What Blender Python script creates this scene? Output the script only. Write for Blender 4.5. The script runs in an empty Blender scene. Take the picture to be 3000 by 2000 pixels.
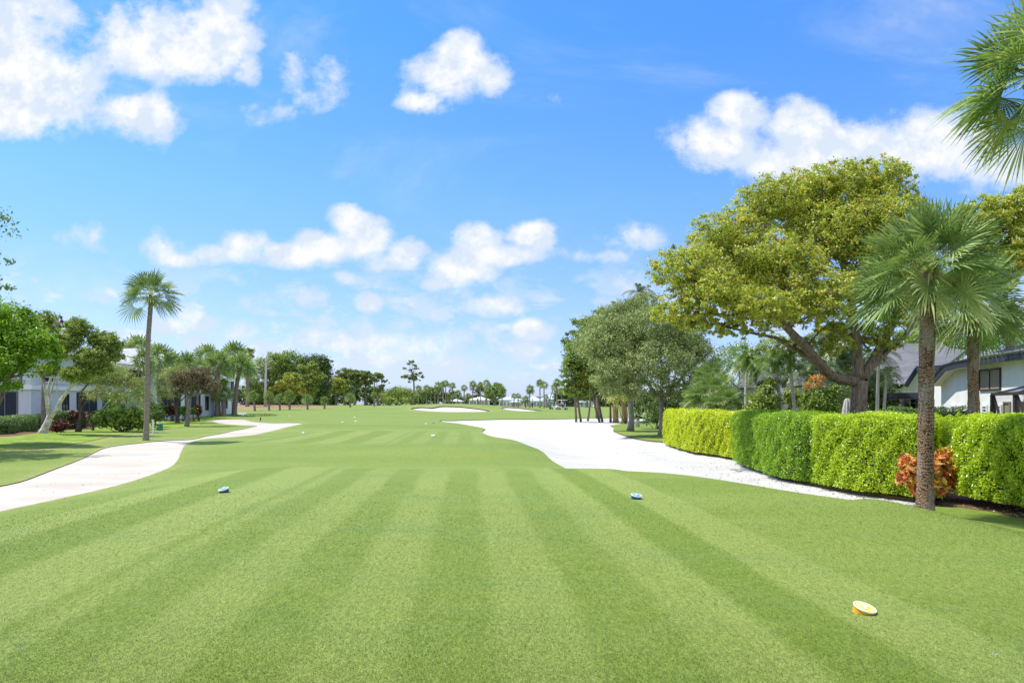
import bpy, bmesh, math, random
import numpy as np
from mathutils import Vector, Matrix, geometry
random.seed(5)
RNG = np.random.default_rng(7)
sc = bpy.context.scene
COL = sc.collection
rad = math.radians

# ---------------------------------------------------------------- camera
F, HY, CH = 2000.0, 1183.0, 1.6          # focal length in photo pixels, horizon row, eye height
cam_d = bpy.data.cameras.new("camera"); cam = bpy.data.objects.new("camera", cam_d); COL.objects.link(cam)
cam_d.sensor_width = 36; cam_d.lens = 24; cam_d.shift_y = (HY - 1000) / 3000.0
cam_d.clip_start = 0.1; cam_d.clip_end = 8000
cam.location = (0, 0, CH); cam.rotation_euler = (rad(90), 0, 0)
sc.camera = cam
# ---------------------------------------------------------------- light
SUN = Vector((-0.44, 0.13, 0.89)).normalized()     # direction towards the sun
EXPO = 0.55
sun_d = bpy.data.lights.new("sun", 'SUN'); sun_d.energy = 4.2; sun_d.angle = rad(0.55); sun_d.color = (1.0, 0.955, 0.88)
sun = bpy.data.objects.new("sun", sun_d); COL.objects.link(sun)
sun.rotation_euler = SUN.to_track_quat('Z', 'Y').to_euler(); sun.location = (0, 0, 60)
sc.view_settings.view_transform = 'Standard'; sc.view_settings.look = 'None'
sc.view_settings.exposure = EXPO; sc.view_settings.gamma = 1; sc.view_settings.use_curve_mapping = False

class NT:
    """small node-tree helper"""
    def __init__(s, nt): s.t = nt; nt.nodes.clear()
    def n(s, typ, **k):
        nd = s.t.nodes.new(typ)
        for a, b in k.items():
            if a == 'i':
                for kk, v in b.items(): s.set(nd, kk, v)
            else: setattr(nd, a, b)
        return nd
    def set(s, nd, k, v):
        sk = nd.inputs[k]
        if isinstance(v, bpy.types.NodeSocket): s.t.links.new(v, sk)
        else: sk.default_value = v
    def m(s, op, a, b=0.0, c=None, clamp=False):
        nd = s.t.nodes.new('ShaderNodeMath'); nd.operation = op; nd.use_clamp = clamp
        s.set(nd, 0, a)
        if op not in ('SINE', 'SQRT', 'ABSOLUTE', 'FLOOR', 'FRACT', 'COSINE'): s.set(nd, 1, b)
        if c is not None: s.set(nd, 2, c)
        return nd.outputs[0]
    def v(s, op, a, b=None, scale=None):
        nd = s.t.nodes.new('ShaderNodeVectorMath'); nd.operation = op
        s.set(nd, 0, a)
        if b is not None: s.set(nd, 1, b)
        if scale is not None: s.set(nd, 'Scale', scale)
        return nd.outputs['Value'] if op in ('LENGTH', 'DOT_PRODUCT') else nd.outputs[0]
    def mixc(s, f, a, b, typ='MIX'):
        nd = s.t.nodes.new('ShaderNodeMix'); nd.data_type = 'RGBA'; nd.blend_type = typ
        s.set(nd, 0, f); s.set(nd, 6, a); s.set(nd, 7, b)
        return nd.outputs[2]
    def ss(s, x, a, b, lo=0.0, hi=1.0):
        nd = s.t.nodes.new('ShaderNodeMapRange'); nd.interpolation_type = 'SMOOTHSTEP'
        s.set(nd, 0, x); s.set(nd, 1, a); s.set(nd, 2, b); s.set(nd, 3, lo); s.set(nd, 4, hi)
        return nd.outputs[0]
    def noise(s, vec, scale, detail=3, rough=0.55, dist=0.0):
        nd = s.t.nodes.new('ShaderNodeTexNoise')
        s.set(nd, 'Vector', vec); s.set(nd, 'Scale', scale); s.set(nd, 'Detail', detail); s.set(nd, 'Roughness', rough); s.set(nd, 'Distortion', dist)
        return nd.outputs[0]
    def ramp(s, f, stops, interp='LINEAR'):
        nd = s.t.nodes.new('ShaderNodeValToRGB'); cr = nd.color_ramp; cr.interpolation = interp
        while len(cr.elements) > 1: cr.elements.remove(cr.elements[-1])
        cr.elements[0].position = stops[0][0]; cr.elements[0].color = (*stops[0][1], 1)
        for p, c in stops[1:]:
            e = cr.elements.new(p); e.color = (*c, 1)
        s.set(nd, 0, f); return nd.outputs[0]
def rgb(*c): return (*c, 1.0)

# ---------------------------------------------------------------- world: sky with fair weather cumulus
world = bpy.data.worlds.new("World"); sc.world = world; world.use_nodes = True
w = NT(world.node_tree)
sky = w.n('ShaderNodeTexSky', sky_type='NISHITA', sun_disc=False)
sky.sun_elevation = math.asin(SUN.z); sky.sun_rotation = math.atan2(SUN.x, SUN.y)
sky.altitude = 0; sky.air_density = 1.0; sky.dust_density = 0.25; sky.ozone_density = 2.5
SKY_STR = 0.14
dirv = w.n('ShaderNodeTexCoord').outputs['Generated']
sep = w.n('ShaderNodeSeparateXYZ', i={0: dirv})
dx, dy, dz = sep.outputs
ysafe = w.m('MAXIMUM', dy, 0.05)
U = w.m('DIVIDE', dx, ysafe); V_ = w.m('DIVIDE', dz, ysafe)
uv = w.n('ShaderNodeCombineXYZ', i={0: U, 1: V_}).outputs[0]
# clouds as (photo column, row, half width, half height, strength); turned into directions u,v
CL = [(30,90,150,120,1),(110,235,200,125,1.1),(30,320,250,85,1),(390,335,140,66,.85),(465,350,50,80,.75),
 (520,120,240,115,1.1),(650,70,115,90,1),(400,180,130,55,.7),(720,205,55,50,.6),(180,40,110,60,.45),
 (860,230,50,62,.55),(960,235,60,60,.5),(800,330,90,45,.4),(900,290,110,50,.45),
 (1365,165,92,80,1),(1290,235,115,70,1),(1235,290,75,44,1),(1440,215,60,72,.75),(1613,290,38,30,.4),
 (2160,335,90,62,1),(2105,430,145,88,1.05),(2340,385,110,80,1.05),(2300,470,260,70,1),(2520,430,180,70,1),(2760,420,200,100,1),(2920,480,200,70,1),(2150,530,120,50,.4),(2840,555,45,28,.5),
 (1020,645,62,46,1.05),(1060,705,85,70,1),(965,725,135,52,1),(850,745,110,38,.95),(715,720,72,48,.95),(640,745,95,36,.85),(560,765,85,24,.7),(480,720,66,42,.5),(1185,750,66,46,.8),(1100,775,60,26,.6),(250,690,90,38,.55),(270,730,60,25,.35),
 (1400,700,72,46,1),(1560,692,75,46,1),(1470,745,150,36,1),(1350,790,105,52,1),(1290,835,60,24,.8),(1665,750,60,26,.4),
 (1020,815,48,26,.7),(1087,885,46,32,.8),(500,945,82,38,.8),(1440,895,95,34,.75),(1835,835,70,48,.65),(1760,870,90,34,.5),(1900,690,150,34,.4),(1780,755,60,20,.4),(60,815,70,20,.35),(840,880,120,30,.25),
 (1562,965,64,34,.8),(1548,1026,66,24,.75),(720,975,100,34,.55),(800,950,34,30,.6),(905,990,95,44,.5),(1060,965,48,36,.5),(1100,1000,120,36,.6),(1190,945,50,26,.5),(1260,1000,95,42,.55),(1355,985,55,26,.5),(1365,1065,85,40,.5),(1130,1055,170,34,.4),(900,1060,160,40,.4),(600,1010,150,40,.35),(1640,1100,140,50,.35),
 (370,860,120,24,.3),(2860,700,200,80,.5)]
n1 = w.noise(w.v('MULTIPLY', uv, (1, 1.25, 1)), 8.0, 8, 0.60, 0.25)
n2 = w.noise(w.v('ADD', uv, (3.1, 1.7, 0)), 22.0, 6, 0.62)
nl = w.noise(w.v('ADD', uv, (3.118, 1.675, 0)), 22.0, 6, 0.62)
wob = w.m('ADD', w.m('MULTIPLY', w.m('SUBTRACT', n1, 0.5), 2.5), w.m('MULTIPLY', w.m('SUBTRACT', n2, 0.5), 1.9))
skyc = sky.outputs[0]
# hue of a deep Florida sky: bluer aloft, paler near the horizon
elev = w.m('DIVIDE', dz, 1.0)
tint = w.ramp(elev, [(0.0, (0.47, 0.56, 0.98)), (0.07, (0.60, 0.65, 1.0)), (0.14, (0.63, 0.72, 1.0)), (0.28, (0.57, 0.83, 1.09)), (0.48, (0.41, 0.84, 1.30)), (1.0, (0.6, 0.9, 1.2))])
base = w.mixc(1.0, skyc, tint, 'MULTIPLY')
veil = w.m('MULTIPLY', w.ss(w.noise(w.v('MULTIPLY', uv, (1.0, 2.6, 1)), 2.2, 6, 0.6, 0.6), 0.48, 0.80), 0.34)
lowc = w.m('MULTIPLY', w.ss(w.noise(w.v('MULTIPLY', uv, (1.0, 2.0, 1)), 9.0, 7, 0.6, 0.3), 0.46, 0.60), w.m('MULTIPLY', w.ss(V_, 0.01, 0.05), w.ss(V_, 0.26, 0.10)))
veil = w.m('MAXIMUM', veil, w.m('MULTIPLY', lowc, .80))
shade = w.ss(w.noise(w.v('MULTIPLY', uv, (1.0, 1.7, 1)), 5.5, 3, .5, .4), .34, .58, .30, 1.0)
def cloud_bg(lst):
    f = None
    for (cx, cy, rx, ry, s_) in lst:
        u0, v0 = (cx - 1500) / F, (HY - cy) / F
        d = w.v('MULTIPLY', w.v('SUBTRACT', uv, (u0, v0, 0)), (F / rx / 1.30, F / ry / 1.30, 0))
        e = w.m('MULTIPLY_ADD', w.v('DOT_PRODUCT', d, d), -1.0 * s_, s_)
        f = e if f is None else w.m('SMOOTH_MAX', f, e, .45)
    g = w.m('MAXIMUM', f, -0.6)
    fac = w.ss(w.m('ADD', g, w.m('MULTIPLY', wob, 0.85)), 0.06, 0.85)
    fac = w.m('MULTIPLY', fac, w.ss(g, -0.55, -0.05))
    fac = w.m('MAXIMUM', fac, veil)
    thick = w.ss(w.m('ADD', g, w.m('MULTIPLY', wob, 0.45)), 0.1, 1.25)
    thick = w.m('MULTIPLY', thick, shade)
    thick = w.m('ADD', thick, w.m('MULTIPLY', w.m('SUBTRACT', nl, n2), 4.2), clamp=True)
    cc = w.mixc(thick, rgb(3.55, 4.05, 4.75), rgb(4.95, 4.97, 5.0))
    col = w.mixc(fac, base, cc)
    return w.n('ShaderNodeBackground', i={0: col, 1: SKY_STR}).outputs[0]
plain = w.n('ShaderNodeBackground', i={0: w.mixc(0.5, base, rgb(6.4, 6.5, 6.5)), 1: SKY_STR}).outputs[0]  # out-of-view sky, whitened to raise the ambient fill and make it less blue
edges = [-9, 560, 1010, 1500, 2050, 9999]
prev = None
for a, b in zip(edges[:-1], edges[1:]):
    sub = [c for c in CL if c[0] + c[2] * 1.9 > a and c[0] - c[2] * 1.9 < b]
    sh = cloud_bg(sub)
    if prev is None: prev = sh
    else:
        prev = w.n('ShaderNodeMixShader', i={0: w.m('GREATER_THAN', U, (a - 1500) / F), 1: prev, 2: sh}).outputs[0]
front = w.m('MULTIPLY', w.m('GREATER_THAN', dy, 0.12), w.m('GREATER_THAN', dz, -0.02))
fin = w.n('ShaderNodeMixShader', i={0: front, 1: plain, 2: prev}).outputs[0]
wo = w.n('ShaderNodeOutputWorld', i={0: fin})

# ---------------------------------------------------------------- terrain
def sstep(a, b, x):
    t = np.clip((x - a) / (b - a), 0, 1); return t * t * (3 - 2 * t)
TY = np.array([-60, 0, 40, 80, 110, 133, 170, 250, 400, 3000.])
TX = np.array([-3000, -150, -60, -25, 10, 60, 3000.])
TZ = np.array([[-.45]*7, [-.45]*7, [-.45,-.45,-.42,-.42,-.5,-.5,-.5], [0,0,-.1,-.12,-.4,-.4,-.4], [.3,.3,.3,.2,0,-.2,-.2],
 [.6,.6,.6,.5,.2,0,0], [1.2,1.2,1.3,1.1,.4,.3,.3], [1.2,1.2,1.2,1.0,.75,.7,.7], [1.2]*7, [1.2]*7])
def gzn(x, y):
    x = np.asarray(x, float); y = np.asarray(y, float)
    i = np.clip(np.searchsorted(TY, y) - 1, 0, len(TY) - 2); j = np.clip(np.searchsorted(TX, x) - 1, 0, len(TX) - 2)
    fy = np.clip((y - TY[i]) / (TY[i+1] - TY[i]), 0, 1); fx = np.clip((x - TX[j]) / (TX[j+1] - TX[j]), 0, 1)
    fy = fy * .5 + .5 * fy * fy * (3 - 2 * fy); fx = fx * .5 + .5 * fx * fx * (3 - 2 * fx)
    z = (TZ[i, j] * (1-fx) + TZ[i, j+1] * fx) * (1-fy) + (TZ[i+1, j] * (1-fx) + TZ[i+1, j+1] * fx) * fy
    xr = 5.9 - 1.7 * sstep(11, 17, y)
    t1 = sstep(-10.3, -5.6, x) * (1 - sstep(xr, xr + 2.8, x)) * (1 - sstep(16.4, 22.2, y))
    z = z + 0.47 * t1
    t2 = sstep(-15, -10.5, x) * (1 - sstep(-.6, 3.0, x)) * sstep(22.5, 27.6, y) * (1 - sstep(40, 47, y))
    z = z + 0.47 * t2
    t3 = sstep(-24, -18, x) * (1 - sstep(-8, -2, x)) * sstep(52, 58, y) * (1 - sstep(70, 78, y))
    z = z + 0.22 * t3
    z = z + 1.22 * np.exp(-((x + 11) / 17.)**2 - ((y - 131) / 13.)**2) + 0.85 * np.exp(-((x + 38) / 22.)**2 - ((y - 150) / 20.)**2) * 0.3
    z = z + 0.35 * np.exp(-((x + 30) / 9.)**2 - ((y - 39) / 5.)**2)          # root mound under the pale tree
    z = z + 0.03 * np.sin(x * .31 + 1.3) * np.sin(y * .23) + 0.015 * np.sin(x * .9 + y * .4) 
    return z
def gz(x, y): return float(gzn(x, y))
def G(px, py, ymin=3.0):
    """ground point seen at that photo pixel"""
    Y = ymin
    ys = np.concatenate([np.arange(ymin, 60, .02), np.arange(60, 260, .1), np.arange(260, 900, 1.)])
    xs = (px - 1500) / F * ys; zs = CH - (py - HY) / F * ys
    d = zs - gzn(xs, ys); k = np.nonzero(d <= 0)[0]
    k = k[0] if len(k) else int(np.argmin(d))
    return (float(xs[k]), float(ys[k]), float(gzn(xs[k], ys[k])))
def P(px, py, Y): return ((px - 1500) / F * Y, Y, CH - (py - HY) / F * Y)
def B(px, Y):
    x = (px - 1500) / F * Y; return (x, Y, gz(x, Y))

# ---------------------------------------------------------------- object helpers
def tag(o, label=None, cat=None, group=None, kind=None):
    if label: o['label'] = label
    if cat: o['category'] = cat
    if group: o['group'] = group
    if kind: o['kind'] = kind
    return o
def empty(name, loc, label, cat, group=None, rz=0.0):
    o = bpy.data.objects.new(name, None); COL.objects.link(o); o.location = loc; o.rotation_euler = (0, 0, rz)
    o.empty_display_size = .2
    return tag(o, label, cat, group)
def link(name, me, parent=None, loc=None):
    o = bpy.data.objects.new(name, me); COL.objects.link(o)
    if parent is not None: o.parent = parent
    if loc is not None: o.location = loc
    return o
def npmesh(name, V, faces, mats, tint=None, midx=None, smooth=False, attrs=None):
    """faces: list of int arrays (n,3) or (n,4)"""
    V = np.ascontiguousarray(V, dtype=np.float32)
    me = bpy.data.meshes.new(name)
    faces = [np.asarray(f, dtype=np.int32) for f in faces if len(f)]
    ls = np.concatenate([f.ravel() for f in faces]); sz = np.concatenate([np.full(len(f), f.shape[1], np.int32) for f in faces])
    st = np.concatenate([[0], np.cumsum(sz)[:-1]]).astype(np.int32)
    me.vertices.add(len(V)); me.vertices.foreach_set('co', V.ravel())
    me.loops.add(len(ls)); me.loops.foreach_set('vertex_index', ls.astype(np.int32))
    me.polygons.add(len(sz)); me.polygons.foreach_set('loop_start', st); me.polygons.foreach_set('loop_total', sz)
    if midx is not None: me.polygons.foreach_set('material_index', np.asarray(midx, np.int32))
    for m_ in (mats if isinstance(mats, (list, tuple)) else [mats]): me.materials.append(m_)
    if tint is not None:
        a = me.attributes.new('tint', 'FLOAT', 'POINT'); a.data.foreach_set('value', np.asarray(tint, np.float32))
    for k, val in (attrs or {}).items():
        a = me.attributes.new(k, 'FLOAT', 'POINT'); a.data.foreach_set('value', np.asarray(val, np.float32))
    me.update(calc_edges=True); me.validate()
    me.polygons.foreach_set('use_smooth', np.full(len(me.polygons), smooth, dtype=bool))
    return me
class MB:
    """collects shapes into one mesh"""
    def __init__(s): s.v = []; s.f = []; s.n = 0
    def add(s, V, fs):
        s.v.append(np.asarray(V, float).reshape(-1, 3)); s.f += [np.asarray(f, int) + s.n for f in fs]; s.n += len(s.v[-1]); return s
    def box(s, c, d, rz=0.0, tilt=None):
        hx, hy, hz = d[0]/2, d[1]/2, d[2]/2
        v = np.array([(x, y, z) for z in (-hz, hz) for y in (-hy, hy) for x in (-hx, hx)], float)
        if tilt is not None: v = v @ np.array(Matrix.Rotation(tilt[1], 3, tilt[0])).T
        cr, sr = math.cos(rz), math.sin(rz); v = np.stack([v[:,0]*cr - v[:,1]*sr, v[:,0]*sr + v[:,1]*cr, v[:,2]], 1) + np.array(c)
        return s.add(v, [[(0,2,3,1),(4,5,7,6),(0,1,5,4),(2,6,7,3),(0,4,6,2),(1,3,7,5)]])
    def beam(s, a, b, wd, ht=None):
        ht = ht or wd; a = Vector(a); b = Vector(b); d = (b - a); L = d.length; d.normalize()
        up = Vector((0, 0, 1)) if abs(d.z) < .95 else Vector((0, 1, 0))
        r = d.cross(up).normalized(); u = r.cross(d)
        v = [tuple(p + r * (sx * wd/2) + u * (sy * ht/2)) for p in (a, b) for sy in (-1, 1) for sx in (-1, 1)]
        return s.add(v, [[(0,1,3,2),(4,6,7,5),(0,4,5,1),(2,3,7,6),(0,2,6,4),(1,5,7,3)]])
    def tube(s, pts, rs, n=8, cap=True, sq=1.0):
        V, fs = tube(pts, rs, n, cap); return s.add(V, fs)
    def slab(s, pts, th):
        """polygon extruded by th along its (upward) normal"""
        p = [Vector(q) for q in pts]; nr = (p[1] - p[0]).cross(p[2] - p[0]).normalized()
        q = [a + nr * th for a in p]; n = len(p)
        s.add([tuple(a) for a in p + q], [[(i, (i+1) % n, n + (i+1) % n, n + i)] for i in range(n)])
        base = s.n - 2 * n
        s.f.append(np.array([[base + i for i in range(n)][::-1]])); s.f.append(np.array([[base + n + i for i in range(n)]]))
        return s
    def lathe(s, prof, c=(0, 0, 0), n=16, axis=2):
        a = np.linspace(0, 2 * np.pi, n, endpoint=False); V = []
        for r, h in prof:
            ring = np.stack([r * np.cos(a), r * np.sin(a), np.full(n, h)], 1)
            if axis == 0: ring = ring[:, [2, 0, 1]]
            V.append(ring)
        V = np.concatenate(V) + np.array(c); fs = []
        for k in range(len(prof) - 1):
            i = np.arange(n); j = (i + 1) % n
            fs.append(np.stack([k*n+i, k*n+j, (k+1)*n+j, (k+1)*n+i], 1))
        return s.add(V, fs)
    def build(s, name, mat, parent=None, smooth=False, loc=None, attrs=None):
        V = np.concatenate(s.v); by = {}
        for f in s.f: by.setdefault(f.shape[1], []).append(f)
        me = bpy.data.meshes.new(name)
        fl = [tuple(int(i) for i in r) for k in by for f in by[k] for r in f]
        me.from_pydata([tuple(x) for x in V], [], fl); me.materials.append(mat)
        bm = bmesh.new(); bm.from_mesh(me); bmesh.ops.recalc_face_normals(bm, faces=bm.faces); bm.to_mesh(me); bm.free()
        me.polygons.foreach_set('use_smooth', np.full(len(me.polygons), smooth, dtype=bool)); me.update()
        return link(name, me, parent, loc)
def tube(pts, rs, n=8, cap=True):
    pts = np.asarray(pts, float); rs = np.broadcast_to(np.asarray(rs, float), (len(pts),))
    d = np.gradient(pts, axis=0); d /= np.linalg.norm(d, axis=1, keepdims=True) + 1e-9
    ref = np.array([0, 1, 0.]) if abs(d[0, 2]) > .7 else np.array([0, 0, 1.])
    a = np.linspace(0, 2*np.pi, n, endpoint=False); V = []
    x = np.cross(ref, d[0]); x /= np.linalg.norm(x)
    for p, t, r in zip(pts, d, rs):
        x = x - t * np.dot(x, t); x /= np.linalg.norm(x) + 1e-9; y = np.cross(t, x)
        V.append(p + r * (np.cos(a)[:, None] * x + np.sin(a)[:, None] * y))
    V = np.concatenate(V); fs = []; i = np.arange(n); j = (i + 1) % n
    for k in range(len(pts) - 1): fs.append(np.stack([k*n+i, k*n+j, (k+1)*n+j, (k+1)*n+i], 1))
    if cap:
        V = np.concatenate([V, pts[-1:], pts[:1]]); m = len(V)
        k = (len(pts) - 1) * n; fs.append(np.stack([k+i, k+j, np.full(n, m-2)], 1)); fs.append(np.stack([j, i, np.full(n, m-1)], 1))
    return V, fs

# ---------------------------------------------------------------- materials
def newmat(name):
    m_ = bpy.data.materials.new(name); m_.use_nodes = True; return m_, NT(m_.node_tree)
def principled(t, col, rough=.7, spec=.3, bump=None, bdist=.02, bstr=.5, metal=0.0, **k):
    p = t.n('ShaderNodeBsdfPrincipled', i={'Base Color': col, 'Roughness': rough, 'Specular IOR Level': spec, 'Metallic': metal})
    for a, b in k.items(): t.set(p, a, b)
    if bump is not None:
        bn = t.n('ShaderNodeBump', i={'Height': bump, 'Strength': bstr, 'Distance': bdist}); t.set(p, 'Normal', bn.outputs[0])
    return p.outputs[0]
def out(t, sh): t.n('ShaderNodeOutputMaterial', i={0: sh})
def plainmat(name, c, rough=.6, var=.12, scale=6.0, spec=.3, metal=0.0, bstr=.15):
    m_, t = newmat(name); co = t.n('ShaderNodeTexCoord').outputs['Object']
    nz = t.noise(co, scale, 5, .6)
    col = t.mixc(t.ss(nz, .25, .75), rgb(*[x * (1 - var) for x in c]), rgb(*[min(1, x * (1 + var)) for x in c]))
    out(t, principled(t, col, rough, spec, nz, .01, bstr, metal)); return m_
def leafmat(name, stops, trans=.32, rough=.42, spec=.45, hue=0.0):
    m_, t = newmat(name)
    f = t.n('ShaderNodeAttribute', attribute_name='tint').outputs['Fac']
    col = t.ramp(f, stops)
    p = principled(t, col, rough, spec)
    tr = t.n('ShaderNodeBsdfTranslucent', i={'Color': t.mixc(.55, col, t.mixc(1.0, col, rgb(1.25, 1.3, .6), 'MULTIPLY'))}).outputs[0]
    out(t, t.n('ShaderNodeMixShader', i={0: trans, 1: p, 2: tr}).outputs[0]); return m_
def barkmat(name, c1, c2, sc_=(9, 9, 2.2), ring=0.0, bstr=.8, lich=None, bd=.03):
    m_, t = newmat(name); co = t.n('ShaderNodeTexCoord').outputs['Object']
    nz = t.noise(t.v('MULTIPLY', co, sc_), 1.6, 6, .65, .6)
    h = nz
    if ring:
        wv = t.n('ShaderNodeTexWave', wave_type='BANDS', bands_direction='Z', i={'Vector': co, 'Scale': ring, 'Distortion': 3.5, 'Detail': 4, 'Detail Scale': 2.5}).outputs[1]
        h = t.m('ADD', t.m('MULTIPLY', nz, .6), t.m('MULTIPLY', wv, .4))
    col = t.mixc(t.ss(h, .3, .7), rgb(*c1), rgb(*c2))
    if lich:
        col = t.mixc(t.ss(t.noise(co, 2.3, 4, .6), .5, .62), col, rgb(*lich))
    out(t, principled(t, col, .9, .1, h, bd, bstr)); return m_
M = {}
# fan palm trunk close up: cross-hatched fibre, dark streaks scattered by noise
def palmtrunk():
    m_, t = newmat('palm_bark'); co = t.n('ShaderNodeTexCoord').outputs['Object']
    sp = t.n('ShaderNodeSeparateXYZ', i={0: co}); an = t.m('ARCTAN2', sp.outputs[1], sp.outputs[0])
    nw = t.noise(t.v('MULTIPLY', co, (9, 9, 5)), 1.0, 4, .6); fine = t.noise(t.v('MULTIPLY', co, (45, 45, 30)), 1.0, 4, .7)
    ring = t.m('SINE', t.m('ADD', t.m('MULTIPLY', sp.outputs[2], 105.0), t.m('MULTIPLY', nw, 34.0)))
    vert = t.m('SINE', t.m('ADD', t.m('MULTIPLY', an, 17.0), t.m('MULTIPLY', nw, 26.0)))
    grid = t.m('ADD', t.m('MULTIPLY', t.ss(ring, -.9, .3), .75), t.m('MULTIPLY', t.ss(vert, -.8, .5), .25))
    big = t.noise(t.v('MULTIPLY', co, (3, 3, 1.1)), 1.0, 4, .6)
    h = t.m('ADD', t.m('MULTIPLY', grid, .46), t.m('MULTIPLY', fine, .75))
    col = t.mixc(t.ss(h, .30, .88), rgb(.022, .015, .011), rgb(.33, .215, .135))
    col = t.mixc(t.m('MULTIPLY', t.ss(big, .46, .62), .55), col, rgb(.34, .31, .28))
    col = t.mixc(t.m('MULTIPLY', t.ss(t.noise(t.v('MULTIPLY', co, (4, 4, 1.4)), 1.3, 3, .5), .60, .70), .7), col, rgb(.03, .028, .025))
    out(t, principled(t, col, .95, .08, h, .02, 1.0)); return m_
M['palm_bark'] = palmtrunk()
M['palm_bark_far'] = barkmat('palm_bark_far', (.17, .14, .12), (.36, .30, .26), (4, 4, 8), ring=3.0)
M['palm_boot'] = barkmat('palm_boot', (.16, .09, .05), (.52, .33, .19), (8, 8, 6))
M['bark_grey'] = barkmat('bark_grey', (.13, .115, .10), (.34, .31, .28))
M['bark_brown'] = barkmat('bark_brown', (.10, .075, .055), (.30, .23, .18))
M['bark_dark'] = barkmat('bark_dark', (.05, .04, .035), (.15, .12, .10))
M['bark_white'] = barkmat('bark_white', (.40, .37, .34), (.80, .77, .74), (5, 5, 3), lich=(.42, .36, .31))
M['bark_smooth'] = barkmat('bark_smooth', (.38, .35, .33), (.62, .58, .55), (3, 3, 14), ring=5.0)
M['bark_dead'] = barkmat('bark_dead', (.42, .40, .38), (.68, .66, .64))
M['leaf_palm'] = leafmat('leaf_palm', [(0, (0.065, 0.1, 0.035)), (0.3, (0.12, 0.2, 0.055)), (0.62, (0.27, 0.37, 0.12)), (0.88, (0.64, 0.64, 0.32)), (1, (0.68, 0.55, 0.24))], .30, .5, .22)
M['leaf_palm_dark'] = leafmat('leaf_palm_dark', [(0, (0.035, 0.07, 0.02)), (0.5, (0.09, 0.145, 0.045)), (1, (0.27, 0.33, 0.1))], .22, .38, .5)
M['leaf_farpalm'] = leafmat('leaf_farpalm', [(0, (0.07, 0.11, 0.03)), (0.5, (0.19, 0.27, 0.06)), (1, (0.48, 0.52, 0.17))], .3, .5, .3)
M['leaf_feather'] = leafmat('leaf_feather', [(0, (0.05, 0.11, 0.015)), (0.5, (0.13, 0.22, 0.03)), (0.9, (0.34, 0.42, 0.07)), (1, (0.5, 0.42, 0.1))], .3)
M['leaf_autumn'] = leafmat('leaf_autumn', [(0, (0.11, 0.16, 0.02)), (0.35, (0.31, 0.38, 0.045)), (0.7, (0.58, 0.6, 0.1)), (0.92, (0.82, 0.74, 0.22)), (0.945, (0.78, 0.32, 0.06)), (1, (0.76, 0.2, 0.05))], .38)
M['leaf_oak'] = leafmat('leaf_oak', [(0, (0.12, 0.16, 0.05)), (0.5, (0.27, 0.34, 0.11)), (1, (0.56, 0.62, 0.28))], .25, .5)
M['leaf_bright'] = leafmat('leaf_bright', [(0, (0.07, 0.16, 0.01)), (0.5, (0.2, 0.38, 0.025)), (1, (0.52, 0.66, 0.07))], .35)
M['leaf_mid'] = leafmat('leaf_mid', [(0, (0.08, 0.14, 0.02)), (0.5, (0.2, 0.31, 0.05)), (1, (0.48, 0.56, 0.12))], .3)
M['leaf_olive'] = leafmat('leaf_olive', [(0, (0.1, 0.16, 0.025)), (0.5, (0.25, 0.34, 0.06)), (0.85, (0.46, 0.54, 0.13)), (1, (0.6, 0.5, 0.2))], .28)
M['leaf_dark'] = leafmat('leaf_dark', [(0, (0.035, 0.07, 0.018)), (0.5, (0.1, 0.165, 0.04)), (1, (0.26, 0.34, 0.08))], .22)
M['leaf_yellow'] = leafmat('leaf_yellow', [(0, (0.15, 0.19, 0.03)), (0.5, (0.38, 0.42, 0.06)), (1, (0.68, 0.68, 0.12))], .3)
M['leaf_brown'] = leafmat('leaf_brown', [(0, (0.07, 0.06, 0.03)), (0.5, (0.19, 0.155, 0.085)), (1, (0.38, 0.33, 0.19))], .2, .6, .2)
M['leaf_bottle'] = leafmat('leaf_bottle', [(0, (0.12, 0.17, 0.04)), (0.5, (0.28, 0.36, 0.1)), (0.93, (0.52, 0.56, 0.22)), (0.95, (0.55, 0.09, 0.05)), (1, (0.58, 0.1, 0.06))], .3)
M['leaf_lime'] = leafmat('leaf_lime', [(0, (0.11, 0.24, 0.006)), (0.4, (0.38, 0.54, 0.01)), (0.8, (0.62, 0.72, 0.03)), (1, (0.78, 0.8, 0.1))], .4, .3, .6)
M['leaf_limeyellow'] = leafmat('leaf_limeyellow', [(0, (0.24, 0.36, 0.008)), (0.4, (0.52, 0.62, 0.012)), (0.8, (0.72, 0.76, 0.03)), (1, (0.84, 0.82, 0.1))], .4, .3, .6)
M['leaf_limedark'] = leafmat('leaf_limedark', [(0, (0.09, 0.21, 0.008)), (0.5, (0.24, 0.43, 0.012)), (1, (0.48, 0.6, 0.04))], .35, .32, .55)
M['leaf_hedge'] = leafmat('leaf_hedge', [(0, (0.058, 0.123, 0.029)), (.5, (0.145, 0.246, 0.058)), (1, (0.348, 0.478, 0.131))], .25)
M['leaf_croton'] = leafmat('leaf_croton', [(0, (0.12, 0.02, 0.012)), (0.25, (0.42, 0.07, 0.03)), (0.42, (0.74, 0.24, 0.05)), (0.58, (0.8, 0.48, 0.18)), (0.78, (0.72, 0.6, 0.08)), (0.9, (0.32, 0.44, 0.04)), (1, (0.12, 0.24, 0.02))], .35, .3, .6)
M['leaf_crotondark'] = leafmat('leaf_crotondark', [(0, (0.035, 0.012, 0.012)), (0.5, (0.11, 0.03, 0.02)), (1, (0.26, 0.08, 0.05))], .25)
M['leaf_needle'] = leafmat('leaf_needle', [(0, (0.087, 0.131, 0.036)), (.5, (0.217, 0.275, 0.072)), (1, (0.435, 0.478, 0.145))], .2, .6, .2)

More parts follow.
